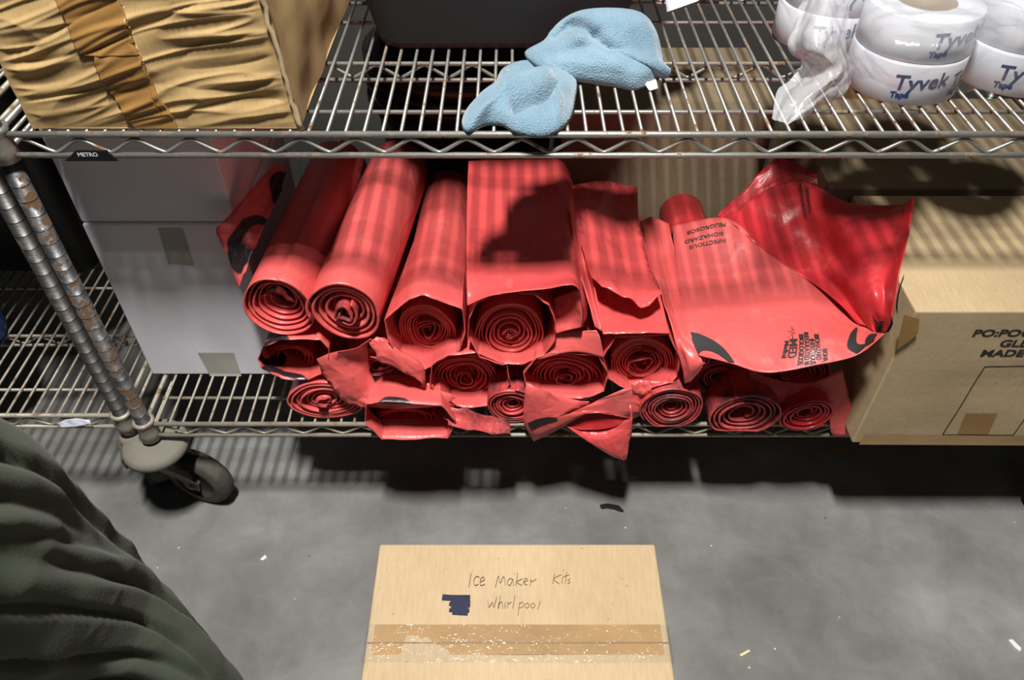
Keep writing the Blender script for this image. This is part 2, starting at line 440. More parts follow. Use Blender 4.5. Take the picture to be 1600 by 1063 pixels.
t_ = text_on('badge_lettering', 'METRO', lambda x, y: o_ + Vector((x, 0, y)), M['white_ink'], None, .0085, .0002); t_.parent = tops
# neighbouring unit to the left
XB = -.752
unitb = tag(empty('wire_shelving_unit', (XB, YF+.02, 0)), 'dim neighbouring wire shelving unit at the left edge, tarnished post', 'shelf')
for (x, y, cx_, cy_) in ((XB, YF+.02, -.785, 1.05), (XB, YF+.02+DEP, XB-.02, YF+DEP+.1), (XB-.9, YF+.02, XB-.88, 1.06), (XB-.9, YF+.02+DEP, XB-.88, YF+DEP+.1)):
    post(unitb, x, y, .245, 1.75, M['post_clean']); caster(unitb, x, y, cx_, cy_, R(110), .058, .42)
shelf(unitb, XB-.9, XB, YF+.02, DEP, .291, M['wire_dusty']); shelf(unitb, XB-.9, XB, YF+.02, DEP, ZT, M['wire_dusty'])

# ------------------------------------------------------------------ cartons
def carton(name, x0, x1, y0, y1, z0, z1, mat, label, cat='box', bulge=.003, seed=0, nseg=14, bw=.003, flaps=True):
    """closed carton with softly bowed panels"""
    root = empty(name, ((x0+x1)/2, (y0+y1)/2, z0)); tag(root, label, cat)
    bm = bmesh.new(); bmesh.ops.create_cube(bm, size=1)
    bmesh.ops.subdivide_edges(bm, edges=bm.edges, cuts=nseg, use_grid_fill=True)
    cx, cy, cz = (x0+x1)/2, (y0+y1)/2, (z0+z1)/2
    for v in bm.verts:
        a, b, c = v.co*2
        k = lambda s: (1 - s*s)
        p = Vector((a, b, c)); off = Vector((0, 0, 0))
        if abs(a) > .999: off.x += math.copysign(1, a) * bulge * k(b) * k(c) * nz((b, c, a), 1.5, seed+1) * 2
        if abs(b) > .999: off.y += math.copysign(1, b) * bulge * k(a) * k(c) * nz((a, c, b), 1.5, seed+2) * 2
        if c > .999: off.z += bulge * k(a) * k(b) * nz((a, b, c), 1.3, seed+3) * 2
        v.co = Vector((cx + a*(x1-x0)/2, cy + b*(y1-y0)/2, cz + c*(z1-z0)/2)) + off
    me = bpy.data.meshes.new('panels'); bm.to_mesh(me); bm.free(); me.materials.append(mat)
    o = bpy.data.objects.new('panels', me); COL.objects.link(o); under(o, root); bev(o, bw, 2)
    return root
def strip(name, pts, nrm, mat, root, off=.0012):
    """flat quad strip lifted from a surface; pts = 4+ corners in order"""
    o = mesh(name, [Vector(p) + Vector(nrm)*off for p in pts], [tuple(range(len(pts)))], mat, None, False)
    solid(o, .0004); under(o, root); return o

from mathutils.bvhtree import BVHTree
def conform(o, root, d, off=.0008):
    pn = [c for c in root.children if c.name.startswith('panels')][0]
    wm = Matrix.Translation(root.location) @ Matrix.Translation(-Vector(root.location))
    bv = BVHTree.FromPolygons([v.co.copy() for v in pn.data.vertices], [tuple(p.vertices) for p in pn.data.polygons])
    d = Vector(d)
    for v in o.data.vertices:
        hit = bv.ray_cast(v.co - d*.06, d, .12)
        if hit[0]: v.co = hit[0] - d*off
    return o
def sticker(name, q, mat, root, d, off=.0008, n=16):
    v = []; a, b, c, e = [Vector(p) for p in q]
    for j in range(n+1):
        for i in range(n+1):
            v.append(a.lerp(b, i/n).lerp(e.lerp(c, i/n), j/n))
    f = [(j*(n+1)+i, j*(n+1)+i+1, (j+1)*(n+1)+i+1, (j+1)*(n+1)+i) for j in range(n) for i in range(n)]
    o = mesh(name, v, f, mat, None); under(o, root); return conform(o, root, d, off)
# floor carton
fx0, fx1, fy0, fy1, fz = -.215, .232, .343, .672, .325
fb = carton('cardboard_box', fx0, fx1, fy0, fy1, 0, fz, M['card'], 'taped cardboard box standing on the floor with pen writing on its top', seed=3)
sl = MB(); sl.box(fx0+.002, fx1-.002, .5063, .5085, fz+.0002, fz+.0012); sl.build('flap_seam', M['card_dark'], fb, False)
def tapegrid(y0, y1, z, xa, xb, drop):
    mbt = MB(); xs = [xa-.0015, xa-.0015] ; 
    n_ = 60; v = []; f = []
    path = [(xa-.002, z-drop)] + [(xa-.002 + (xb-xa+.004)*i/n_, z+.0015) for i in range(n_+1)] + [(xb+.002, z-drop)]
    m = 8
    for (x, zz) in path:
        for j in range(m+1):
            y = y0 + (y1-y0)*j/m
            h = .0012*nz((x*30, y*60, 0), 1, 4) + .0007*nz((x*90, y*60, 0), 1, 5)
            edge = min(1, max(0, (abs(x-(xa+xb)/2) - .14)/.08))
            v.append((x, y + .002*nz((x*8, 0, j*.01), 1, 9), zz + max(0, h)*(.3+2*edge)))
    for i in range(len(path)-1):
        for j in range(m): f.append((i*(m+1)+j, (i+1)*(m+1)+j, (i+1)*(m+1)+j+1, i*(m+1)+j+1))
    return v, f
v, f = tapegrid(.478, .535, fz, fx0, fx1, .06)
t = mesh('packing_tape', v, f, M['clear_tape']); under(t, fb)
# tan band showing through the tape (the darkened strip of board)
for (ya, yb, m_) in ((.5085, .5355, 'tape_pale'), (.490, .5065, 'tape_pale')):
    sx = 0 if ya > .5 else .05
    bb = MB(); bb.box(fx0+.010+sx*0, fx1-.010, ya, yb, fz+.0002, fz+.0009); bb.build('taped_band', M[m_], fb, False)
# handwriting
st = [[[(560,272),(550,335)],[(597,291),(582,288),(572,308),(577,327),(593,322)],[(600,313),(620,302),(613,290),(601,304),(603,327),(622,322)]],[[(668,336),(682,286),(690,316),(706,288),(713,325)],[(748,300),(732,298),(722,316),(733,328),(746,304),(750,328)],[(768,272),(760,330)],[(790,298),(764,313),(788,328)],[(794,315),(812,304),(802,297),(795,318),(812,326)],[(824,330),(827,302),(829,312),(852,300)]],[[(932,275),(924,320)],[(962,280),(929,300),(955,322)],[(969,290),(965,320)],[(974,258),(973,263)],[(987,268),(981,320)],[(972,290),(1000,280)],[(1004,298),(992,304),(1002,314),(990,322)]],[[(634,396),(640,424),(655,404),(662,424),(674,380)],[(690,374),(682,430),(685,410),(698,402),(700,430)],[(713,404),(709,430)],[(721,430),(725,404),(729,410),(741,402)],[(756,374),(746,430)],[(777,404),(769,462)],[(776,410),(792,403),(792,422),(774,430)],[(812,406),(800,418),(808,430),(820,418),(812,406)],[(838,406),(826,418),(834,430),(846,418),(838,406)],[(870,398),(857,436)]]]
for lines in st:
    r_ = MB()
    for L in lines:
        pts = [PZ(540+a/2.857, 800+b/2.857, fz+.0016) for a, b in L]
        if len(pts) > 2:
            k = 8*(len(pts)-1); pts = [cr(pts, i/k*(len(pts)-1)) for i in range(k+1)]
        ribbon(r_, pts, .0011)
    r_.build('handwritten_word', M['ink_faint'], fb, False)
r_ = MB()
for a, b, c, d in ((432,376,505,381), (430,386,555,391), (468,399,556,403), (462,411,556,417), (470,426,548,428), (462,438,552,441), (476,450,545,453), (470,379,556,379)):
    ribbon(r_, [PZ(540+a/2.857, 800+b/2.857, fz+.0017+.00004*b/100), PZ(540+c/2.857, 800+d/2.857, fz+.0017+.00004*b/100)], .0058)
r_.build('marker_scribble', M['ink_blue'], fb, False)

# right carton on the lower shelf
rx0, rx1, ry0, ry1, rz0, rz1 = .632, 1.10, .902, 1.222, ZL+.006, .626
rb = carton('cardboard_box', rx0, rx1, ry0, ry1, rz0, rz1, M['card_pale'], 'open-cornered cardboard box with black printed lettering at the right end of the lower shelf', seed=6, bulge=.0025)
def fr(u, v): return P(u, v, ry0 - .0035)
for s_, u_, v_, sz in (('PO:POG', 1519, 528, .0215), ('GLD', 1561, 544, .0215), ('MADE I', 1531, 559, .0215)):
    o0 = fr(u_, v_)
    conform(text_on('printed_lettering', s_, lambda x, y, o0=o0: o0 + Vector((x*1.25, 0, y)), M['ink'], rb, sz, .0007), rb, (0, 1, 0), .0006)
ln = MB(); A_, B_, C_, D_ = fr(1474, 682), fr(1535, 575), fr(1650, 575), fr(1584, 682)
x_a, x_c = A_.x, D_.x; z_a, z_b = A_.z, B_.z
for p, q in (((x_a, z_a), (x_a, z_b)), ((x_a, z_b), (x_c, z_b)), ((x_c, z_b), (x_c, z_a)), ((x_c, z_a), (x_a, z_a))):
    ribbon(ln, [(p[0]+(q[0]-p[0])*k/24, ry0-.0035, p[1]+(q[1]-p[1])*k/24) for k in range(25)], .0022, Vector((0, 1, 0)))
conform(ln.build('printed_frame', M['ink'], rb, False), rb, (0, 1, 0), .0006)
Y_ = (0, -1, 0)
sticker('tape', [fr(1497, 681), fr(1510, 648), fr(1560, 648), fr(1545, 681)], M['tape'], rb, (0, 1, 0))
strip('tape', [fr(1400, 545), fr(1412, 490), fr(1436, 497), fr(1434, 520), fr(1420, 532)], Y_, M['tape'], rb, .002)
sticker('edge_tape', [P(1342, 695, ry0-.001), P(1352, 680, ry0-.001), P(1700, 682, ry0-.001), P(1700, 697, ry0-.001)], M['tape_pale'], rb, (0, 1, 0))
cf = MB()
cf.add([P(1425, 478, ry0+.02), P(1402, 402, ry0+.16), P(1410, 395, ry0+.16), P(1432, 488, ry0+.01)], [(0, 1, 2, 3)])
o = cf.build('torn_corner_shade', M['black'], rb, False); solid(o, .001)  # black sheet standing in for the shade inside the torn corner gap

# carton behind it
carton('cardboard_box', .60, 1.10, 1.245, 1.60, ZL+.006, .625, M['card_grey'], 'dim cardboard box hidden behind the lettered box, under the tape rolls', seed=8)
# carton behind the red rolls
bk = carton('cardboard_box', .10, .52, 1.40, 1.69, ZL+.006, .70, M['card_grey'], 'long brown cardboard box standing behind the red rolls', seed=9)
sl = MB(); sl.box(.103, .517, 1.545, 1.548, .7, .7015); sl.build('flap_seam', M['card_dark'], bk, False)
carton('cardboard_box', .66, .92, 1.62, 1.70, ZL+.006, .74, M['tape_pale'], 'small yellowish carton at the back of the lower shelf on the right', seed=19)
def soft_bin(x0, x1, y0, y1, z0, z1, mat, name, label, cat):
    root = tag(empty(name, ((x0+x1)/2, (y0+y1)/2, z0)), label, cat); v = []; f = []; n_ = 9
    def ring(d, rr, z):
        out = []
        for (cx_, cy_, a0) in ((x1-d-rr, y1-d-rr, 0), (x0+d+rr, y1-d-rr, 90), (x0+d+rr, y0+d+rr, 180), (x1-d-rr, y0+d+rr, 270)):
            for k in range(n_): a = R(a0+90*k/(n_-1)); out.append(Vector((cx_+rr*math.cos(a), cy_+rr*math.sin(a), z)))
        return out
    def stack(nm, prof, m_, caps=True):
        rs = [ring(*q) for q in prof]; k_ = len(rs[0]); mb_ = MB()
        fs = [(i*k_+k, i*k_+(k+1) % k_, (i+1)*k_+(k+1) % k_, (i+1)*k_+k) for i in range(len(rs)-1) for k in range(k_)]
        if caps: fs += [tuple(range(k_-1, -1, -1)), tuple((len(rs)-1)*k_+k for k in range(k_))]
        mb_.add([p for q in rs for p in q], fs); mb_.build(nm, m_, root)
    h = z1-z0
    stack('tub', [(.045, .03, z0), (.032, .04, z0+.008), (.012, .05, z1-.03), (.012, .05, z1-.012)], mat)
    stack('lid', [(.004, .055, z1-.016), (0, .058, z1-.012), (0, .058, z1-.004), (.006, .055, z1), (.03, .05, z1), (.04, .045, z1-.005)], mat)
soft_bin(-1.50, -.795, 1.00, 1.66, ZT+.006, 1.20, M['grey_plastic'], 'storage_bin', 'grey lidded storage bin on the neighbouring unit, left of the crushed box', 'bin')
soft_bin(-1.50, -.93, 1.36, 1.69, ZL+.008, .78, M['black'], 'storage_bin', 'black lidded storage bin in the dark on the neighbouring lower shelf', 'bin')
# two white cartons
wl = carton('white_box', -.726, -.463, 1.076, 1.42, ZL+.006, .666, M['white_card'], 'lower white cardboard box of the stack beside the rusty post', seed=11, bulge=.002)
wu = carton('white_box', -.727, -.466, 1.080, 1.42, .668, .862, M['white_card'], 'upper white cardboard box of the stack beside the rusty post', seed=12, bulge=.002)
fw = lambda u, v: P(u, v, 1.0735)
sticker('tape', [fw(246, 358), fw(285, 358), fw(303, 416), fw(262, 414)], M['tape_grey'], wl, (0, 1, 0))
sticker('tape', [fw(308, 553), fw(365, 553), fw(377, 588), fw(328, 588)], M['tape_grey'], wl, (0, 1, 0))

# crumpled carton on the upper shelf
def crumpled():
    x0, x1, y0, y1, z0, z1 = -.652, -.288, .958, 1.40, ZT+.006, 1.22
    root = tag(empty('crumpled_cardboard_box', ((x0+x1)/2, (y0+y1)/2, z0)), 'crushed and wrinkled cardboard box with brown tape at the left end of the upper shelf', 'box')
    def disp(a, c):      # a 0..1 across, c 0..1 up
        x = a*.364; z = c*(z1-z0)
        q = z - .20*x + .006*math.sin(x*16+1) + .012*nz((x*6, z*5, 0), 1, 2)
        def ridge(k, fx, fz):
            w = nz((x*fx, q*fz, k), 1, k); return (1 - min(1, abs(w)*3.2))**1.5
        fade = min(1, a/.06)*min(1, (1-a)/.05)*min(1, c/.09)
        h = .0058*ridge(3, 4.5, 30) + .0038*ridge(7, 7, 58) - .0042*ridge(11, 5, 24)
        return h*fade*(.6 + .6*abs(nz((x*5, z*5, 2), 1, 9))) + .004*nz((x*9, z*9, 0), 1, 6)
    def edge(a, b, c): # rounded worn corner offset
        return .004*nz((a*9, b*9, c*9), 1, 4)
    def P3(a, b, c):
        lean = .0
        x = x0 + a*(x1-x0) - .06*c*(a-.5)*0 - (.022*c if a > .5 else 0)
        return Vector((x, y0 + b*(y1-y0), z0 + c*(z1-z0)))
    def face(fn, nu, nv):
        v = [fn(i/nu, j/nv) for j in range(nv+1) for i in range(nu+1)]
        f = [(j*(nu+1)+i, j*(nu+1)+i+1, (j+1)*(nu+1)+i+1, (j+1)*(nu+1)+i) for j in range(nv) for i in range(nu)]
        return v, f
    body = MB()
    body.add(*face(lambda a, c: P3(a, 0, c) + Vector((edge(a, 0, c), -disp(a, c), 0)), 190, 220))
    body.add(*face(lambda b, c: P3(1, b, c) + Vector((.006*nz((b*5, c*5, 0), 1, 1)*min(1, b*8) + (edge(1, 0, c) if b < .02 else 0), (-disp(1, c) if b < .001 else 0), 0)), 60, 50))
    body.add(*face(lambda b, c: P3(0, 1-b, c), 10, 10))
    body.add(*face(lambda a, c: P3(1-a, 1, c), 10, 10))
    body.add(*face(lambda a, b: P3(a, b, 1), 10, 10)); body.add(*face(lambda a, b: P3(a, 1-b, 0), 10, 10))
    o = body.build('panels', M['card_crumple'], root)
    def tp(name, q, n1=36, n2=150, k=.003):
        """tape following the wrinkles; q = (a,c) corners bl, br, tr, tl"""
        v = []; f = []
        for j in range(n2+1):
            for i in range(n1+1):
                s, t = i/n1, j/n2
                a = (q[0][0]*(1-s)+q[1][0]*s)*(1-t) + (q[3][0]*(1-s)+q[2][0]*s)*t
                c = (q[0][1]*(1-s)+q[1][1]*s)*(1-t) + (q[3][1]*(1-s)+q[2][1]*s)*t
                v.append(P3(a, 0, c) + Vector((edge(a, 0, c), -disp(a, c) - k, 0)))
        for j in range(n2):
            for i in range(n1): f.append((j*(n1+1)+i, j*(n1+1)+i+1, (j+1)*(n1+1)+i+1, (j+1)*(n1+1)+i))
        o = mesh(name, v, f, M['tape']); under(o, root)
        solid(o, .0025, 0)
    tp('tape', [(.385, 0), (.545, 0), (.47, .66), (.33, .30)])
    tp('tape', [(.30, .34), (.51, .34), (.46, .95), (.25, .95)], k=.0036)
    # worn split corner
    rag = MB()
    pts = [P3(1, 0, c/30) + Vector((.004*nz((c, 1, 0), .7, 2)+.001, -.003 + .003*nz((c, 5, 0), .7, 3), 0)) for c in range(31)]
    rag.tube(pts, [.003 + .003*abs(nz((c, 3, 3), .9, 1)) for c in range(31)], 7)
    rag.build('split_corner_edge', M['card_pale'], root)
    return root
crumpled()

# ------------------------------------------------------------------ black tote, bucket, misc
def tote():
    # tapered open bin with rounded corners
    x0, x1, y0, y1, z0, z1 = -.215, .175, 1.205, 1.52, ZT+.005, 1.16
    root = tag(empty('black_bin', ((x0+x1)/2, (y0+y1)/2, z0)), 'black textured plastic bin standing on the upper shelf behind the blue cloth', 'bin')
    def ring(x0, x1, y0, y1, r, z, n=6):
        v = []
        for (cx, cy, a0) in ((x1-r, y1-r, 0), (x0+r, y1-r, 90), (x0+r, y0+r, 180), (x1-r, y0+r, 270)):
            for k in range(n+1):
                a = R(a0 + 90*k/n); v.append(Vector((cx + r*math.cos(a), cy + r*math.sin(a), z)))
        return v
    def loft(rings, cap0, cap1):
        n = len(rings[0]); v = [p for r_ in rings for p in r_]; f = []
        for i in range(len(rings)-1):
            for k in range(n): f.append((i*n+k, i*n+(k+1) % n, (i+1)*n+(k+1) % n, (i+1)*n+k))
        if cap0: f.append(tuple(range(n-1, -1, -1)))
        if cap1: f.append(tuple((len(rings)-1)*n+k for k in range(n)))
        return v, f
    rs = []
    for d, r, z in ((.012, .03, z0), (.003, .04, z0+.004), (0, .045, z0+.012), (-.02, .05, z0+.09), (-.038, .055, z1-.02)):
        rs.append(ring(x0+d, x1-d, y0+d*.6, y1-d, r, z))
    for d, r, z in ((-.034, .05, z1-.02), (-.015, .045, z0+.09), (.006, .04, z0+.014)): rs.append(ring(x0+d, x1-d, y0+d*.6, y1-d, r, z))
    m_ = MB(); m_.add(*loft(rs, True, True)); m_.build('tub', M['black_plastic'], root)
    rs = [ring(x0+d, x1-d, y0+d*.6, y1-d, r, z) for d, r, z in ((-.036, .055, z1-.03), (-.052, .06, z1-.03), (-.052, .06, z1), (-.034, .05, z1), (-.034, .05, z1-.02))]
    m_ = MB(); m_.add(*loft(rs, False, False)); m_.build('rim', M['black'], root)
tote()
bu = tag(empty('bucket', (-.10, 1.60, ZL)), 'round black bucket standing behind the red rolls, seen through the upper shelf wires', 'bucket')
m_ = MB(); m_.lathe([(0, .006), (.155, .006), (.165, .01), (.205, .44), (.212, .445), (.212, .462), (.205, .465), (.198, .44), (.158, .02), (0, .018)], (-.10, 1.60, ZL), n=48)
m_.build('tub', M['black'], bu)
m_ = MB()
for h in (.40, .36, .42): m_.lathe([(.2005+h*.0, h), (.214, h), (.214, h+.006), (.2005, h+.006)], (-.10, 1.60, ZL), n=48)
m_.build('stiffening_rings', M['black_plastic'], bu)
gb = tag(empty('grey_bin', (-.82, 1.25, ZT)), 'rounded grey object just past the left end of the crushed box', 'bin')
# stands on its own unit behind; seen only at the very edge
bpy.data.objects.remove(gb)
jug = tag(empty('blue_jug', (-1.155, 1.17, .297)), 'bright blue plastic jug at the extreme left on the neighbouring lower shelf', 'jug')
m_ = MB(); m_.lathe([(0, 0), (.075, 0), (.088, .01), (.09, .05), (.09, .2), (.08, .25), (.04, .29), (.022, .30)], (-1.155, 1.17, .2965), n=36); m_.build('body', M['blue'], jug)
m_ = MB(); m_.lathe([(.024, .295), (.026, .30), (.026, .325), (0, .326)], (-1.155, 1.17, .2965), n=24); m_.build('cap', M['black'], jug)
# sheet of white paper behind the cloth
pp = mesh('sheet_of_paper', [PZ(1037, -22, ZT+.012), PZ(1130, -30, ZT+.012), PZ(1090, 2, ZT+.008), PZ(1042, 19, ZT+.006)], [(0, 1, 2, 3)], M['paper'], None, False)
solid(pp, .0008); tag(pp, 'corner of a white paper sheet lying on the upper shelf wires right of the bin', 'paper')

# ------------------------------------------------------------------ blue cloth
def lobe(outline, hgt, nrm, rings=40, n=140, folds=(), seed=0):
    """puffy cloth lobe: outline points, dome height along nrm, folds between pairs of points"""
    o = [(P(*q) if len(q) == 3 else PZ(q[0], q[1], ZT+.006)) for q in outline]; m = len(o); nrm = Vector(nrm).normalized()
    def at(t):
        t *= m; i = int(t) % m; f = t - int(t)
        a, b, c, d = o[i-1], o[i], o[(i+1) % m], o[(i+2) % m]
        return .5*((2*b)+(c-a)*f+(2*a-5*b+4*c-d)*f*f+(3*b-a-3*c+d)*f*f*f)
    c = sum(o, Vector())/m; v = []; f = []
    def px(p):
        q = p - Vector((0, 0, CH)); dp = q.y*math.cos(TH) - q.z*math.sin(TH)
        return Vector((CX + F*q.x/dp, CY - F*(q.y*math.sin(TH) + q.z*math.cos(TH))/dp))
    for j in range(rings+1):
        r_ = j/rings
        for k in range(n):
            p = c.lerp(at(k/n), r_)
            h = hgt*(1 - r_**3.0)**.6; w_ = px(p)
            for (fu, fv, gu, gv, w, d) in folds:
                A = Vector((fu, fv)); ab = Vector((gu-fu, gv-fv)); ap = w_ - A
                t = max(0, min(1, ap.dot(ab)/ab.length_squared)); dd = (ap - ab*t).length
                h += d*math.exp(-(dd/w)**2)*min(1, (1-r_)*6)
            h += .005*nz(p, 20, seed)*(1-r_**4) + .0022*nz(p, 55, seed+1)*(1-r_**4)
            q = p + nrm*max(0.0, h); q.z = max(q.z, ZT+.0045); v.append(q)
    for j in range(rings):
        for k in range(n): f.append((j*n+k, j*n+(k+1) % n, (j+1)*n+(k+1) % n, (j+1)*n+k))
    return v, f
cl = MB()
cl.add(*lobe([(820,84,1.15),(850,64,1.16),(862,48,1.165),(884,28,1.17),(915,16,1.172),(965,14,1.172),(1003,22,1.17),(1024,48,1.16),(1034,84,1.14),(1037,100,1.12),(1048,112,1.10),(1040,122,1.095),(1026,120,1.10),(1018,130,1.09),(990,143,1.075),(950,134,1.085),(900,126,1.09),(862,120,1.10),(845,108,1.115)],
   .026, (0, -.75, .65), folds=((890,42,925,62,11,-.015), (925,66,948,82,9,-.008), (868,62,888,44,9,-.010), (905,70,960,110,16,.006), (860,96,905,84,9,-.005), (985,30,1000,90,10,-.004), (870,110,1000,130,7,-.003), (912,66,872,86,16,.008), (990,50,1010,110,26,.008), (940,78,960,90,8,-.005), (900,20,925,45,12,.006), (850,105,990,125,12,.004)), seed=2))
cl.add(*lobe([(722,196),(728,178),(748,160),(770,149),(778,126),(790,110),(820,100),(850,106),(880,112),(900,128),(898,158),(890,188),(866,209),(838,214),(805,208),(785,197),(760,196),(732,207)],
   .028, (0, -.2, 1), folds=((806,186,846,172,7,-.024), (846,172,866,156,6,-.026), (800,128,835,124,8,-.014), (790,168,856,140,12,.012), (866,150,874,200,5,.010), (852,120,868,150,7,-.006), (790,150,760,190,22,.006), (800,120,835,112,8,-.007)), seed=5))
cloth = cl.build('cleaning_cloth', M['cloth']); tag(cloth, 'light blue microfibre cloth crumpled on the front edge of the upper shelf', 'cloth')
solid(cloth, .0025)
tg = mesh('care_label', [PZ(1008, 132, ZT+.012), PZ(1022, 112, ZT+.016), PZ(1028, 138, ZT+.006), PZ(1015, 142, ZT+.006)], [(0, 1, 2, 3)], M['paper'], None, False); solid(tg, .0006); tg.parent = cloth

# ------------------------------------------------------------------ tape rolls in film
def tape_roll(x, y, z, r, label, txt=True, ph=0, h=.058, tilt=0):
    root = tag(empty('tape_roll', (x, y, z)), label, 'tape', 'white tape rolls wrapped in clear film')
    m_ = MB(); m_.lathe([(.040, 0), (r-.002, 0), (r, .002), (r, h-.002), (r-.002, h), (.040, h)], (0, 0, 0), n=56); o = m_.build('tape', M['tyvek']); o.parent = root
    m_ = MB(); m_.lathe([(.0395, 0), (.0395, h), (.036, h), (.036, 0), (.0395, 0)], (0, 0, 0), n=40); o = m_.build('core', M['core']); o.parent = root
    if txt:
        for k, (s_, dz, sz) in enumerate((('Tyvek', .022, .030), ('Tape', .010, .012), ('Tyvek', .022, .030), ('Tape', .010, .012))):
            a0 = R(-120 + ph + (k//2)*61)
            def fn(xx, yy, a0=a0, dz=dz):
                a = a0 + xx/r; return Vector(((r+.0006)*math.cos(a), (r+.0006)*math.sin(a), dz + yy + .10*xx))
            o = text_on('printed_lettering', s_, fn, M['ink_tyvek'], None, sz, .0006, 3); o.parent = root
    root.rotation_euler = (tilt, 0, 0)
    return root
zz = ZT + .0065
A = (.572, 1.096); B = (.742, 1.118); C_ = (.50, 1.255); D = (.672, 1.262)
tape_roll(A[0], A[1], zz, .079, 'white tape roll with blue lettering at the bottom of the nearest wrapped stack', ph=0)
tape_roll(A[0]+.002, A[1]+.004, zz+.0585, .078, 'second white tape roll up in the nearest wrapped stack', ph=22)
tape_roll(B[0], B[1], zz, .078, 'white tape roll at the right edge of the photo, bottom of its stack', ph=-10)
tape_roll(B[0]+.003, B[1]+.006, zz+.0585, .078, 'white tape roll at the right edge, on top of its stack', ph=10)
tape_roll(C_[0], C_[1], zz, .075, 'bottom tape roll of the stack behind the loose clear film', ph=0)
tape_roll(C_[0]+.004, C_[1], zz+.0585, .075, 'upper tape roll of the stack behind the loose clear film', ph=15)
tape_roll(D[0], D[1], zz, .076, 'bottom tape roll in the back row between the two front stacks', ph=0)
tape_roll(D[0], D[1]+.004, zz+.0585, .076, 'upper tape roll in the back row between the two front stacks', ph=30)
wrap = tag(empty('clear_film_wrap', (.6, 1.05, zz)), 'crinkled clear plastic film draped over the white tape rolls, loose tail on the left', 'plastic wrap')
def hp(u, v, Z): return PZ(u, v, Z)
patch('draped_film', [[hp(1205,-30,1.02), hp(1300,-40,1.05), hp(1400,-60,1.06), hp(1520,-60,1.06), hp(1640,-60,1.06)],
   [hp(1228,20,.98), hp(1300,15,1.02), hp(1390,0,1.045), hp(1520,0,1.045), hp(1640,0,1.045)],
   [hp(1238,80,.95), hp(1310,80,.97), hp(1372,60,1.03), hp(1480,72,1.035), hp(1640,60,1.035)],
   [hp(1262,104,.93), hp(1330,120,.935), hp(1372,128,.96), hp(1462,146,.96), hp(1640,130,.96)]], M['clear'], wrap, 90, 60, .008, 20, 0, 3, .004, 9)
patch('loose_tail', [[hp(1270,-30,1.02), hp(1300,-20,1.04), hp(1330,-20,1.02)], [hp(1238,60,.98), hp(1280,70,1.0), hp(1325,70,.98)],
   [hp(1252,100,.95), hp(1300,110,.965), hp(1338,108,.94)], [hp(1216,140,.93), hp(1270,150,.94), hp(1322,140,.925)], [hp(1206,185,.914), hp(1240,190,.918), hp(1290,165,.914)]], M['clear_milky'], wrap, 60, 80, .007, 22, 0, 8, .005, 9)

# ------------------------------------------------------------------ red rolls
def wob(a, s, seed):
    return 1 + .045*math.sin(2*a+seed+s*.8) + .030*math.sin(3*a+seed*2.3)*(1-.3*s) + .012*math.sin(5*a + seed*1.7 + s*2)
def spiral(mb, c, rx, rz, Yf, Yb, back, turns=7, s0=.12, rec=0.02, bulge=0, seed=1, ns=44, pinch=0, sc=1.0, rough=.002):
    n = int(turns*ns); cols = []
    ys = [0, .012, .06, .2, .5, 1]
    for i in range(n+1):
        f = i/n; s = s0 + (1-s0)*(f**.85 + .030*math.sin(f*17+seed*2)*(1-f)*f*4*.5); a = 2*math.pi*turns*f + seed
        w = wob(a, s, seed)
        if pinch: w *= 1 - pinch*(1-s)*abs(math.sin(a*1.5+seed))
        x = rx*s*w*math.cos(a); z = rz*s*w*math.sin(a)
        inner = 1 - s
        y0 = Yf + rec*inner**1.0 + rough*nz((a*.7, s*6, seed), 1, seed) + .009*nz((s*7, seed*3.3, 0), 1, 2)*min(1, inner*5) + bulge*math.sin(s*math.pi*3+seed)*.5
        col = []
        for q in ys:
            t = q; y = y0 + (Yb - y0)*t
            k = 1 + (sc-1)*t
            col.append(Vector((c.x + x*k + back[0]*(y-Yf)/(Yb-Yf), y, c.z + z*k + back[1]*(y-Yf)/(Yb-Yf))))
        cols.append(col)
    v = [p for col in cols for p in col]; m = len(ys)
    for p in v: p.z = max(p.z, .2955 + .0006*math.sin(p.x*90))
    f = [(i*m+j, (i+1)*m+j, (i+1)*m+j+1, i*m+j+1) for i in range(n) for j in range(m-1)]
    mb.add(v, f)
ROLLS = []
GRP = 'rolls of red bags piled on the lower shelf'
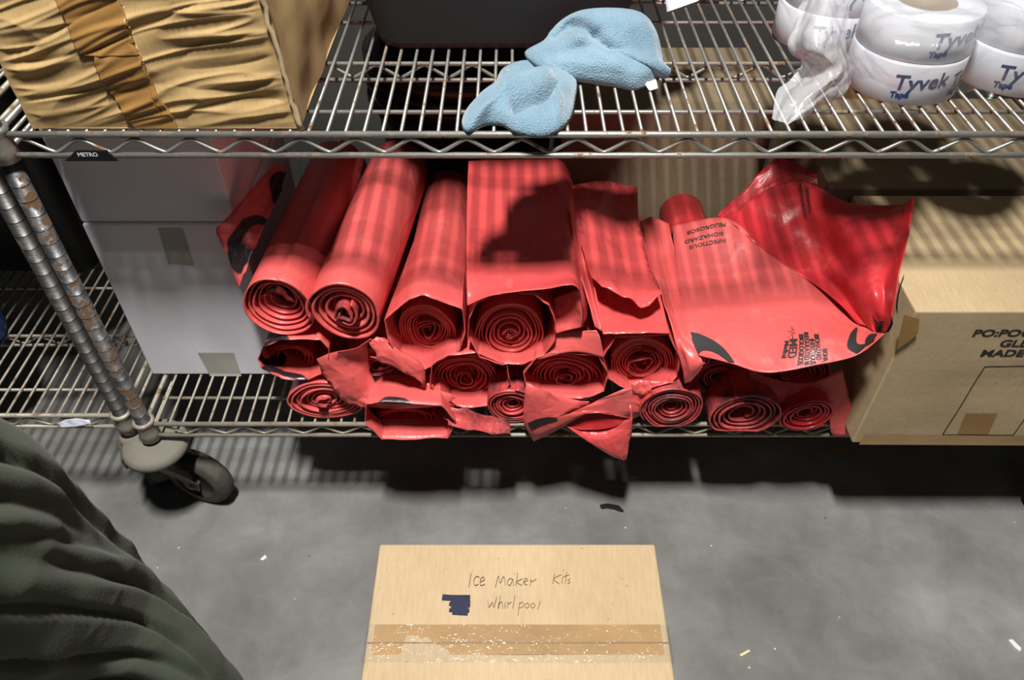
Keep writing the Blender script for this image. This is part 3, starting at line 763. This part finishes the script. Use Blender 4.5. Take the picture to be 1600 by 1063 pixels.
def roll(label, cen, rad, Yf=.97, Yb=1.37, back=(0, 0), turns=7, s0=.12, rec=.02, seed=1, wrapper=None, mat='red', wmat=None, pinch=0, bulge=0, wback=None, wYf=None, core=None, group=GRP, th=.0030, sharp=0):
    """one rolled bag bundle: spiral film, optional angular outer sheet, optional inner twist"""
    c = P(cen[0], cen[1], Yf); rx = (P(cen[0]+rad[0], cen[1], Yf) - c).x; rz = (P(cen[0], cen[1]-rad[1], Yf).z - P(cen[0], cen[1]+rad[1], Yf).z)/2
    c.z = (P(cen[0], cen[1]-rad[1], Yf).z + P(cen[0], cen[1]+rad[1], Yf).z)/2
    root = tag(empty('red_bag_roll', (c.x, Yf, c.z - rz)), label, 'bag roll', group)
    m_ = MB(); spiral(m_, c, rx, rz, Yf, Yb, back, turns, s0, rec, bulge, seed, pinch=pinch)
    o = m_.build('rolled_film', M[mat], root); solid(o, th)
    if core:
        m_ = MB(); spiral(m_, c, rx*core, rz*core, Yf-.004, Yf+.08, (0, 0), 2.5, .15, .012, .004, seed+2, pinch=.5, rough=.006)
        o = m_.build('inner_twist', M['red_dirty'], root); solid(o, th)
    if wrapper:
        wy = wYf or (Yf - .012); w = [P(q[0], q[1], q[2] if len(q) > 2 else wy) for q in wrapper]; nn = len(w)
        # densify
        pts = []
        for i in range(nn):
            a, b = w[i], w[(i+1) % nn]
            for k in range(6): pts.append(a.lerp(b, k/6))
        K = len(pts); cc = Vector((sum(p.x for p in w)/nn, 0, sum(p.z for p in w)/nn))
        v = []; f = []; lv = [0, .03, .12, .3, .6, 1]
        for j, q in enumerate(lv):
            for k, p in enumerate(pts):
                d = Vector((p.x-cc.x, 0, p.z-cc.z)); ang = math.atan2(d.z/ rz, d.x/ rx)
                ell = Vector((rx*1.06*math.cos(ang), 0, rz*1.06*math.sin(ang)))
                t = min(1, q*1.6) if not sharp else q*.3
                dd = d.lerp(ell, t) if not sharp else d*(1-.1*q)
                y = p.y + (Yb+.01 - p.y)*q + (.004*nz((k*.4, seed, 0), 1, 2) if q == 0 else 0)
                cxx = cc.x + (c.x-cc.x)*t; czz = cc.z + (c.z-cc.z)*t
                h = .0015*nz((k*.6, q*4, seed), 1, 3)
                v.append(Vector((cxx + dd.x*(1+h*10) + back[0]*q, y, czz + dd.z*(1+h*10) + back[1]*q)))
        for p in v: p.z = max(p.z, .2945) if p.y > .945 else p.z
        for j in range(len(lv)-1):
            for k in range(K): f.append((j*K+k, j*K+(k+1) % K, (j+1)*K+(k+1) % K, (j+1)*K+k))
        o = mesh('outer_sheet', v, f, M[wmat or mat], None); solid(o, .0014); under(o, root)
        try:
            o.data.set_sharp_from_angle(angle=R(28))
        except Exception: pass
    return root
# --- top row
r1 = roll('red roll with a hollow grimy centre, leftmost of the top row beside the white boxes', (432,481), (54,48), .97, 1.40, (.036,.004), 6, .30, .05, 1.3, mat='red', pinch=.1, th=.0026)
patch('grimy_inner_layers', [[P(408,462,.995), P(432,448,.99), P(458,466,.995)], [P(404,487,1.0), P(430,490,1.06), P(462,490,1.0)], [P(412,506,.99), P(435,514,.985), P(456,505,.99)]], M['red_print'], r1, 20, 20, .006, 40, .001, 4, .004)
patch('loose_sheet', [[(338,357,1.035), (362,332,1.06), (405,282,1.14), (432,256,1.20)], [(346,374,1.03), (374,352,1.05), (410,305,1.12), (440,262,1.19)], [(356,400,1.02), (382,375,1.04), (408,335,1.09), (442,275,1.18)], [(372,450,.99), (386,415,1.0), (404,370,1.05), (440,295,1.15)]], M['red_print'], r1, 10, 9, .005, 24, .0012, 5, .003, 5, True)
r2 = roll('tight round red roll with a twisted centre, second from the left in the top row', (538,490), (56,47), .965, 1.41, (.050,.002), 5.2, .12, .034, 2.1, mat='red', core=.36, th=.0042)
r3 = roll('red roll with crumpled centre in a six-sided loose sheet, third in the top row', (668,518), (46,40), 1.008, 1.41, (.020,.012), 7, .30, .018, 3.4,
   wrapper=[(601,500),(640,467),(664,461),(722,483),(727,520),(718,548),(664,577),(622,560),(606,530)], wYf=.962, core=.48, th=.0030)
r4 = roll('largest red roll, many rings under a flat overhanging sheet, centre of the top row', (797,521), (58,45), .990, 1.37, (0,.0), 8, .08, .014, 4.2, core=.2, th=.0032,
   wrapper=[(731,528),(732,500),(742,478),(765,462),(798,455),(835,461),(858,478),(868,505),(867,532),(850,555),(815,571),(785,570),(750,558)], wYf=.955)
patch('overhanging_sheet', [[(732,252,1.33), (770,249,1.35), (830,248,1.35), (877,250,1.35), (900,300,1.33)], [(730,300,1.24), (775,292,1.27), (838,292,1.27), (886,300,1.24), (906,350,1.20)],
   [(729,380,1.09), (775,372,1.12), (842,370,1.12), (892,378,1.10), (912,430,1.08)], [(729,440,.99), (775,430,1.01), (845,428,1.01), (898,434,1.00), (918,490,1.0)], [(730,478,.95), (768,462,.95), (848,452,.95), (902,449,.95), (910,512,.97)]],
   M['red_gloss'], r4, 60, 60, .0012, 22, .0014, 6, .0012, 4)
patch('hanging_flap', [[(865,466,1.0), (885,458,.99), (903,452,.962)], [(866,500,.985), (888,495,.975), (910,490,.955)], [(867,522,.965), (888,516,.958), (908,512,.952)]], M['red'], r4, 20, 20, .002, 30, .0012, 3)
# --- second row
r5 = roll('flattened black-printed red roll with dark oval opening, leftmost of the middle row', (452,563), (42,24), 1.0, 1.38, (.02,0), 5, .2, .03, 5.2, mat='red_shade',
   wrapper=[(403,562),(412,542),(440,531),(500,531),(514,545),(513,568),(505,584),(480,595),(440,592),(412,578)], wmat='red_print', wYf=.962)
r6 = roll('half-hidden red roll under torn loose film, second from left in the middle row', (588,578), (62,36), .985, 1.38, (.02,0), 7, .12, .02, 6.3, mat='red_dirty')
patch('loose_sheet', [[(512,590,.965), (500,560,.962), (545,545,.962), (580,528,.965)], [(520,600,.955), (540,590,.955), (562,560,.975), (575,545,.985)], [(545,632,.948), (565,622,.95), (575,606,.96), (585,600,.97)], [(600,637,.942), (612,625,.945), (625,615,.955), (640,610,.965)], [(690,636,.945), (700,628,.945), (684,612,.955), (662,598,.965)]], M['red'], r6, 9, 10, .006, 30, .001, 7, .004, 9, True)
patch('torn_flap', [[(575,532,.966), (600,528,.975), (612,540,.975)], [(590,556,.957), (622,556,.957), (660,572,.957)], [(576,558,.957), (640,585,.950), (664,601,.951)]], M['red'], r6, 7, 6, .004, 30, .001, 9, .003, 5, True)
r7 = roll('red roll with curled star-shaped centre, middle row, below the third top roll', (727,592), (50,38), .998, 1.38, (0,0), 7, .12, .016, 7.7, core=.36,
   wrapper=[(672,600),(675,570),(700,556),(745,552),(792,572),(797,600),(776,632),(735,638),(690,632)], wYf=.955)
r8 = roll('red roll with an oval flattened centre, directly below the black shadow side of the central roll', (884,590), (58,34), .992, 1.38, (0,0), 7, .14, .016, 8.8, core=.34,
   wrapper=[(818,585),(838,560),(868,552),(935,556),(950,585),(944,612),(908,624),(845,618),(822,602)], wYf=.952)
r8['label'] = 'red roll with flattened oval centre, just above the torn bag hanging over the edge'
patch('loose_sheet', [[(866,520,.975), (900,518,.97), (932,516,.965)], [(858,540,.965), (900,530,.962), (938,528,.96)], [(840,562,.952), (896,550,.951), (944,560,.951)]], M['red'], r8, 24, 14, .0015, 25, .0013, 3, .0015)
r9 = roll('red roll with a thick pink ring and ragged centre, under the glossy twisted sheet', (1003,568), (52,38), .990, 1.36, (0,0), 7, .36, .012, 9.1, core=.58,
   wrapper=[(942,560),(962,528),(1045,524),(1062,560),(1058,590),(1030,610),(985,612),(950,592)], wYf=.958)
patch('outer_sheet_top', [[(905,330,1.28), (950,325,1.30), (998,345,1.27)], [(915,400,1.15), (965,400,1.17), (1018,410,1.13)], [(930,465,1.04), (985,470,1.05), (1034,470,1.03)], [(942,522,.955), (990,521,.952), (1046,522,.955)]], M['red_gloss'], r9, 30, 40, .003, 20, .0013, 12, .002)
patch('twisted_sheet', [[(888,292,1.30), (920,286,1.32), (960,284,1.34), (996,292,1.32)], [(893,325,1.22), (925,325,1.235), (960,335,1.24), (998,345,1.22)], [(905,365,1.14), (940,380,1.13), (972,395,1.12), (1010,400,1.12)], [(925,432,1.03), (955,445,1.02), (990,455,1.02), (1024,440,1.05)], [(960,455,1.0), (985,470,.99), (1008,480,.985), (1034,460,1.0)]],
   M['red_gloss'], r9, 12, 16, .006, 26, .0012, 15, .004, 6, True)
patch('side_fold', [[(888,310,1.20), (896,330,1.19), (903,350,1.17)], [(900,400,1.08), (912,410,1.09), (925,432,1.05)], [(930,510,.97), (938,516,.97), (945,520,.965)]], M['red'], r9, 12, 30, .002, 25, .0012, 4)
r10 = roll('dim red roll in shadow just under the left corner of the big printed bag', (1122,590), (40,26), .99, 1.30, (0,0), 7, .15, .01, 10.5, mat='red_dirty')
r11 = roll('dim red roll with drooping sheet, under the right half of the big printed bag', (1238,588), (62,32), .985, 1.36, (0,0), 7, .15, .012, 11.2, mat='red')
patch('drooping_sheet', [[(1169,575,.975), (1175,600,.965), (1200,622,.955), (1232,640,.95)], [(1200,590,.972), (1215,605,.962), (1245,625,.955), (1262,638,.948)], [(1260,600,.968), (1270,612,.962), (1285,625,.955), (1293,640,.95)], [(1312,580,.965), (1318,610,.957), (1325,645,.95), (1300,680,.942)], [(1316,578,.968), (1324,612,.955), (1334,655,.945), (1326,682,.938)]], M['red'], r11, 16, 14, .0015, 14, .0012, 8, .002, 4, True)
# --- bottom row
r12 = roll('red roll of clean rings lying on the shelf wires, leftmost of the bottom row', (507,626), (59,29), .960, 1.38, (.02,0), 7, .12, .006, 12.4, core=.2, th=.0032)
r13 = roll('crushed black-printed red roll sagging over the shelf edge, second in the bottom row', (632,655), (48,18), .955, 1.36, (0,.012), 5, .2, .02, 13.1, mat='red_shade',
   wrapper=[(570,660),(572,632),(600,628),(690,634),(712,660),(700,684),(650,686),(597,686)], wmat='red_print', wYf=.915)
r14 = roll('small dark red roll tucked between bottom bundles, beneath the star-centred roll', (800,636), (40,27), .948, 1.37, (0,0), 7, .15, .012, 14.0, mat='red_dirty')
patch('loose_sheet', [[(690,640,.935), (725,640,.94), (760,650,.945), (790,655,.948)], [(700,655,.925), (730,657,.93), (765,663,.935), (797,664,.94)], [(700,664,.915), (740,672,.915), (770,676,.918), (797,678,.92)]], M['red_dirty'], r14, 8, 4, .004, 40, .001, 6, .002, 5, True)
def hang():
    root = tag(empty('red_bag', P(900,650,.95)), 'torn open red bag hanging in a point over the front edge of the lower shelf', 'bag')
    patch('front_panel', [[(822,598,.952), (870,618,.950), (930,628,.950), (985,606,.950), (1010,625,.955)], [(818,640,.944), (858,636,.942), (905,640,.942), (940,626,.945), (1012,636,.947)], [(820,665,.938), (846,660,.936), (880,652,.936), (920,640,.94), (998,650,.942)], [(834,690,.935), (860,678,.934), (885,664,.934), (925,645,.937), (985,655,.94)]], M['red'], root, 10, 7, .0014, 20, .0012, 4, .002, 5, True)
    patch('pointed_flap', [[(872,658,.940), (905,665,.952), (950,660,.955), (986,632,.945)], [(900,676,.932), (925,684,.930), (955,680,.930), (988,660,.937)], [(925,694,.925), (945,702,.922), (965,700,.922), (984,685,.93)], [(945,707,.922), (958,714,.920), (972,719,.918), (979,718,.92)]], M['red_gloss'], root, 8, 8, .0035, 30, .0012, 9, .002, 5, True)
    patch('inner_panel', [[(880,655,.95), (925,625,.962), (975,618,.962)], [(885,665,.942), (930,660,.944), (985,650,.944)], [(905,672,.936), (940,672,.936), (975,664,.938)]], M['red_shade'], root, 20, 20, .003, 24, .0012, 3)
    patch('black_print', [[(824,662,.935), (840,655,.935), (858,652,.935), (876,654,.935)], [(830,672,.933), (846,664,.933), (860,660,.933), (876,658,.934)]], M['ink'], root, 16, 6, .001, 24, 0, 3)
    patch('pleated_edge', [[(985,598,.955), (1015,596,.953), (1055,596,.952)], [(990,612,.950), (1014,610,.946), (1018,606,.947)], [(1000,622,.948), (1012,618,.945), (1020,612,.946)]], M['red'], root, 8, 6, .005, 60, .001, 12, .003, 5, True)
hang()
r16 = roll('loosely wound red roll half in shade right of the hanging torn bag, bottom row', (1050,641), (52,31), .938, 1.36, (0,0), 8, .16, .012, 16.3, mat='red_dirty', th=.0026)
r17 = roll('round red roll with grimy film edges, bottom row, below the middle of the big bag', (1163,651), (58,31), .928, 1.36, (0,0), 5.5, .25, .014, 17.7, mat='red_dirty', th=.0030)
r18 = roll('small dark red roll at the right end of the bottom row, beside the lettered box', (1262,650), (42,24), .932, 1.36, (0,0), 6, .2, .012, 18.2, mat='red_shade')
# --- big printed bag at right
big = roll('large floppy red bag with black print spread over the right side of the pile', (1082,560), (26,30), .99, 1.27, (.03,.05), 3, .4, .01, 19.4, group=None, mat='red')
big['category'] = 'bag'; big.name = 'large_red_bag'
main = [[(1050,352,1.25), (1138,342,1.22), (1195,392,1.15), (1250,430,1.09), (1308,470,1.045), (1350,502,.98)],
        [(1058,430,1.12), (1140,430,1.11), (1203,460,1.05), (1262,482,1.01), (1320,502,.98), (1362,512,.95)],
        [(1072,510,1.0), (1145,515,.975), (1212,530,.945), (1272,530,.925), (1332,528,.925), (1370,520,.92)],
        [(1092,556,.94), (1142,568,.905), (1198,583,.885), (1275,571,.880), (1340,555,.885), (1382,522,.895)]]
patch('printed_front_sheet', main, M['red'], big, 70, 60, .0015, 16, .0014, 21, .0015, 3)
upper = [[(1142,348,1.21), (1175,312,1.26), (1245,282,1.30), (1330,318,1.18), (1400,318,1.15), (1429,308,1.11)],
        [(1165,368,1.18), (1208,345,1.22), (1270,340,1.20), (1335,350,1.12), (1395,355,1.09), (1422,350,1.05)],
        [(1215,408,1.125), (1255,400,1.14), (1300,398,1.12), (1350,410,1.03), (1390,420,.995), (1412,405,.965)],
        [(1280,450,1.06), (1310,450,1.05), (1340,455,.99), (1365,465,.955), (1385,470,.945), (1402,450,.925)],
        [(1345,505,.965), (1355,510,.95), (1365,518,.93), (1375,524,.93), (1384,520,.905), (1394,495,.895)]]
patch('shaded_upper_sheet', upper, M['red_shade'], big, 70, 60, .002, 18, .0014, 25, .005, 6)
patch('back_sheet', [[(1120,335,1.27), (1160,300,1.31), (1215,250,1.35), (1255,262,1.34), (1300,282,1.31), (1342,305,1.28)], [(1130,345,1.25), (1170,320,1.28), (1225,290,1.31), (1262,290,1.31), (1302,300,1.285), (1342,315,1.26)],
        [(1145,355,1.22), (1190,345,1.23), (1245,325,1.26), (1280,320,1.26), (1310,325,1.24), (1340,328,1.23)]], M['red_shade'], big, 14, 8, .005, 25, .0012, 31, .003, 5, True)
patch('left_side_fold', [[(1000,345,1.27), (1020,340,1.28), (1045,350,1.25)], [(1020,420,1.13), (1035,420,1.15), (1062,430,1.12)], [(1045,500,1.0), (1056,505,1.01), (1076,510,.995)], [(1066,575,.945), (1080,560,.94), (1095,560,.94)], [(1070,600,.938), (1082,592,.935), (1102,566,.936)]], M['red'], big, 18, 50, .003, 20, .0013, 9, .003, 4)
rolltop = MB(); c0 = P(1076, 328, 1.30) - Vector((0, 0, .046))
rolltop.lathe([(0, .06), (.03, .06), (.045, .058), (.046, -.02), (.044, -.05)], c0, (0, 1, 0), 32); rolltop.build('rolled_core', M['red_shade'], big)
mf = surf(main)
def on_main(s, t, off=.0022):
    e = 1e-3; p = mf(s, t); n_ = (mf(min(s+e, 1), t)-mf(max(s-e, 0), t)).cross(mf(s, min(t+e, 1))-mf(s, max(t-e, 0))).normalized()
    if n_.z < 0: n_ = -n_
    return p + n_*off
# print reading downwards, first line rightmost
for s_, su, tv, sz in (('BIOHA', .632, .80, .026), ('BIOHAZARD', .603, .62, .026), ('INFECTIOUS', .577, .67, .026), ('REGULATED M', .551, .60, .026), ('BIOLOGICOS', .524, .62, .026), ('MED', .474, .66, .046), ('Medical', .448, .68, .026)):
    def fn(x, y, su=su, tv=tv): return on_main(max(0, min(1, su + y*1.25)), max(0, min(.995, tv + x*2.2)))
    text_on('printed_lettering', s_, fn, M['ink'], big, sz, .0010, 1)
hb = MB(); ribbon(hb, [on_main(.49+.008*a, .56+.013*b, .0024) for b, a in ((0,0),(1,0),(2,1.5),(3,-3),(4,2),(5,-1),(6,0),(9,0))], .0012); hb.build('printed_pulse_line', M['ink'], big)
for s_, su, tv in (('PELIGROSOS', .19, .050), ('BIOHAZARD', .18, .105), ('INFECTIOUS', .19, .145)):
    def fn(x, y, su=su, tv=tv): return on_main(max(0, min(1, su - x*.95)), max(0.002, min(.995, tv - .02 + y*1.2 + x*.22)))
    text_on('printed_lettering', s_, fn, M['ink'], big, .026, .0006, 1)
# black biohazard arcs: crescents on the two bottom corners
def crescent(fn, pts0, pts1, name):
    n_ = 28; v = []; f = []
    a = [Vector((*p, 0)) for p in pts0]; b = [Vector((*p, 0)) for p in pts1]
    for i in range(n_+1):
        t = i/n_; p = cr(a, t*(len(a)-1)); q = cr(b, t*(len(b)-1))
        for k in range(7):
            w_ = p.lerp(q, k/6); v.append(fn(w_.x, w_.y))
    for i in range(n_):
        for k in range(6): f.append((i*7+k, (i+1)*7+k, (i+1)*7+k+1, i*7+k+1))
    o = mesh(name, v, f, M['ink']); under(o, big)
cl_ = lambda s, t: on_main(max(0, min(1, s)), max(0, min(.999, t)), .0026)
crescent(cl_, [(.005,.72), (.06,.74), (.14,.83), (.22,.99)], [(.005,.98), (.05,.92), (.11,.93), (.19,1.0)], 'printed_crescent')
crescent(cl_, [(.86,.45), (.79,.62), (.755,.82), (.80,.995)], [(.865,.50), (.83,.66), (.82,.82), (.90,.93)], 'printed_crescent')
crescent(cl_, [(.86,.95), (.885,.80), (.94,.72), (.975,.78)], [(.93,.99), (.95,.92), (.97,.88), (.98,.85)], 'printed_crescent')

uf = surf(upper)
def on_up(s, t, off=.0065):
    s = max(.001, min(.999, s)); t = max(.001, min(.999, t)); e = 1e-3; p = uf(s, t)
    n_ = (uf(min(s+e, 1), t)-uf(max(s-e, 0), t)).cross(uf(s, min(t+e, 1))-uf(s, max(t-e, 0))).normalized()
    if n_.y > 0: n_ = -n_
    return p + n_*off
crescent(on_up, [(.985,.60), (.93,.72), (.92,.84), (.985,.97)], [(.995,.66), (.965,.74), (.965,.86), (.998,.95)], 'printed_crescent')
crescent(on_up, [(.55,.86), (.70,.90), (.85,.90)], [(.50,.97), (.70,.985), (.88,.97)], 'printed_bar')
for s_, su, tv, sz in (('PRECAUCION', .40, .03, .024), ('DESECHOS', .43, .04, .024), ('PRESA', .90, .08, .05), ('PELIGRO', .86, .10, .030)):
    def fn(x, y, su=su, tv=tv): return on_up(su + y*.8 - x*.25, tv + x*1.5, .0065)
    text_on('printed_lettering', s_, fn, M['ink'], big, sz, .0006, 1)

# ------------------------------------------------------------------ person
def person():
    body = MB()
    hipc = Vector((-.70, .30, .93))
    k_r = Vector((-.548, .42, .52)); a_r = Vector((-.47, .32, .09)); h_r = Vector((-.59, .36, .88))
    k_l = Vector((-.86, .42, .50)); a_l = Vector((-.88, .28, .09)); h_l = Vector((-.84, .27, .90))
    vs = [hipc, hipc+Vector((.01,.02,.2)), hipc+Vector((.02,.05,.40)), hipc+Vector((.02,.06,.52)), hipc+Vector((.02,.09,.60)), hipc+Vector((.02,.11,.70)), hipc+Vector((.02,.11,.78)),
          h_r, k_r, a_r, a_r+Vector((.03,.13,-.05)), h_l, k_l, a_l, a_l+Vector((0,.13,-.05)),
          hipc+Vector((.20,.06,.47)), hipc+Vector((.27,-.06,.22)), hipc+Vector((.18,-.10,.06)), hipc+Vector((.13,-.09,.01)),
          hipc+Vector((-.17,.05,.47)), hipc+Vector((-.24,.06,.20)), hipc+Vector((-.24,.16,-.02)), hipc+Vector((-.24,.20,-.10))]
    ed = [(0,1),(1,2),(2,3),(3,4),(4,5),(5,6),(0,7),(7,8),(8,9),(9,10),(0,11),(11,12),(12,13),(13,14),(2,15),(15,16),(16,17),(17,18),(2,19),(19,20),(20,21),(21,22)]
    rad = [.13,.12,.13,.055,.06,.09,.07,.085,.06,.042,.035,.085,.06,.042,.035,.06,.045,.033,.035,.06,.045,.033,.035]
    me = bpy.data.meshes.new('person'); me.from_pydata([tuple(v) for v in vs], ed, []); me.materials.append(M['skin'])
    o = bpy.data.objects.new('person', me); COL.objects.link(o)
    sk = o.modifiers.new('skin', 'SKIN'); sk.use_smooth_shade = True
    for i, r_ in enumerate(rad):
        me.skin_vertices[0].data[i].radius = (r_, r_)
    me.skin_vertices[0].data[0].use_root = True
    subd(o, 2)
    tag(o, 'person in baggy olive green trousers standing at the left, one leg in view', 'person')
    # five fingers per hand
    for (w, dr) in ((vs[18], (vs[18]-vs[17]).normalized()), (vs[22], (vs[22]-vs[21]).normalized())):
        h_ = MB(); side = dr.cross(Vector((0, 0, 1))).normalized(); dn = dr.cross(side).normalized()
        for k in range(4):
            b0 = w + dr*.02 + side*(.012*(k-1.5)*1.3); L = (.07, .08, .075, .058)[k]
            h_.tube([b0, b0+dr*L*.45, b0+dr*L*.8+dn*.012, b0+dr*L*.95+dn*.03], [.009, .0085, .008, .005], 8)
        b0 = w - side*.026; h_.tube([b0, b0+dr*.025-side*.02, b0+dr*.055-side*.022], [.011, .010, .006], 8)
        h_.build('fingers', M['skin']).parent = o
    # trousers
    tr = MB()
    def leg(pts, rr, seed, side):
        n1, n2 = 190, 240; v = []; f = []
        ax = [Vector(p) for p in pts]
        for j in range(n2+1):
            t = j/n2*(len(ax)-1); c = cr(ax, t); r_ = cr([Vector((q, 0, 0)) for q in rr], t).x
            d = (cr(ax, min(len(ax)-1, t+.01)) - cr(ax, max(0, t-.01))).normalized()
            e1 = Vector((1, 0, 0)); e1 = (e1 - d*e1.dot(d)).normalized(); e2 = d.cross(e1)
            for k in range(n1):
                a = 2*math.pi*k/n1; dirv = -(e1*math.cos(a) + e2*math.sin(a))
                p = c + dirv*r_
                # long diagonal folds
                q = t*2.2 + a*.9 + .6*nz(p, 3.5, seed)
                fold = -abs(math.sin(q*1.55))**.6 * .5 + .25
                wgt = .35 + .65*abs(nz(p, 4, seed+2))*1.6
                rg = max(0, 1 - abs(noise.noise(Vector((a*1.9 + t*.75, t*.20 - a*.1, seed*3.3))))*4.6)
                rg = rg*rg*(3-2*rg); h = -.014*rg + .006*fold*wgt + .012*nz(p, 6, seed+1) + .004*nz(p, 18, seed+4)
                v.append(p + dirv*h)
        for j in range(n2):
            for k in range(n1): f.append((j*n1+k, j*n1+(k+1) % n1, (j+1)*n1+(k+1) % n1, (j+1)*n1+k))
        return v, f
    tr.add(*leg([(-.60,.33,1.00), (-.575,.38,.86), (-.555,.41,.70), (-.54,.43,.54), (-.49,.41,.36), (-.435,.36,.13)], [.14,.140,.124,.110,.104,.100], 3, 1))
    tr.add(*leg([(-.80,.27,1.00), (-.84,.30,.86), (-.86,.38,.70), (-.865,.40,.52), (-.87,.34,.32), (-.88,.29,.12)], [.12,.125,.11,.098,.09,.085], 7, -1))
    t_ = tr.build('trousers', M['trouser']); t_.parent = o; solid(t_, .002)
    sh = MB(); prof = [(.17, -.04), (.165, .05), (.155, .18), (.165, .32), (.175, .42), (.13, .50), (.06, .53)]
    v = []; n_ = 40; f = []
    for i, (r_, h) in enumerate(prof):
        for k in range(n_):
            a = 2*math.pi*k/n_; v.append(hipc + Vector((.01+r_*1.12*math.cos(a), .02+h*.12 + r_*.78*math.sin(a), h + .01)) + Vector((0, 0, 0)))
    for i in range(len(prof)-1):
        for k in range(n_): f.append((i*n_+k, i*n_+(k+1) % n_, (i+1)*n_+(k+1) % n_, (i+1)*n_+k))
    sh.add(v, f)
    for (a_, b_) in ((15, 16), (19, 20)): sh.tube([vs[2].lerp(vs[a_], .5), vs[a_], vs[a_].lerp(vs[b_], .7)], [.09, .078, .066], 18, False)
    s_ = sh.build('shirt', M['shirt']); s_.parent = o; solid(s_, .003)
    hr = MB(); hc = hipc + Vector((.02, .10, .76)); v = []; f = []
    for i in range(9):
        for k in range(24):
            ph = math.pi*.55*i/8; a = 2*math.pi*k/24
            v.append(hc + Vector((.09*math.sin(ph)*math.cos(a), -.012 + .105*math.sin(ph)*math.sin(a), .105*math.cos(ph))))
    for i in range(8):
        for k in range(24): f.append((i*24+k, i*24+(k+1) % 24, (i+1)*24+(k+1) % 24, (i+1)*24+k))
    hr.add(v, f); hr.build('hair', M['hair']).parent = o
    for a_ in (a_r, a_l):
        b_ = MB(); b0 = Vector((a_.x, a_.y, 0))
        rows = [(-.075, .036, .09), (-.04, .042, .115), (.0, .043, .12), (.06, .042, .085), (.12, .048, .065), (.17, .044, .055), (.20, .028, .045)]
        v = []; f = []; n_ = 16
        for (y, w_, h) in rows:
            for k in range(n_):
                a = 2*math.pi*k/n_; v.append(b0 + Vector((w_*math.cos(a), y, max(0, h*.5 + h*.5*math.sin(a)))))
        for i in range(len(rows)-1):
            for k in range(n_): f.append((i*n_+k, i*n_+(k+1) % n_, (i+1)*n_+(k+1) % n_, (i+1)*n_+k))
        f += [tuple(range(n_-1, -1, -1)), tuple((len(rows)-1)*n_+k for k in range(n_))]
        b_.add(v, f); b_.build('boot', M['boot']).parent = o
person()

# ------------------------------------------------------------------ litter on the floor
def chip(name, pts, mat, label, cat='litter', h=.0025):
    p = [PZ(u, v, .0006) for u, v in pts]; n_ = len(p)
    o = mesh(name, p + [q + Vector((0, 0, h)) for q in p], [tuple(range(n_-1, -1, -1)), tuple(range(n_, 2*n_))] + [(i, (i+1) % n_, n_+(i+1) % n_, n_+i) for i in range(n_)], mat, None, False)
    return tag(o, label, cat)
chip('paint_chip', [(407,875),(415,868),(417,873),(410,877)], M['white_ink'], 'tiny white chip on the floor left of the taped floor box')
chip('paint_chip', [(1575,1001),(1581,1000),(1595,1014),(1593,1019),(1585,1013)], M['white_ink'], 'white elongated chip on the floor at the lower right')
chip('wood_splinter', [(1155,1024),(1170,1016),(1172,1019),(1158,1027)], M['wood'], 'pale wooden splinter on the floor right of the taped floor box')
chip('rubber_scrap', [(937,792),(949,790),(966,793),(974,801),(968,800),(960,797),(949,795),(940,796)], M['badge'], 'small curled black scrap on the floor behind the taped floor box', h=.008)
chip('leaf_scrap', [(1290,697),(1318,704),(1321,712),(1302,707)], M['tape'], 'brownish scrap on the dark floor beneath the lower shelf', h=.002)
pst = patch('torn_film_strip', [[(88,662,.962), (110,655,.962), (140,656,.962)], [(92,668,.958), (115,668,.955), (143,662,.958)]], M['paper'], None, 14, 6, .004, 60, .0006, 2)
tag(pst, 'torn white strip caught in the rail of the neighbouring shelf', 'litter')
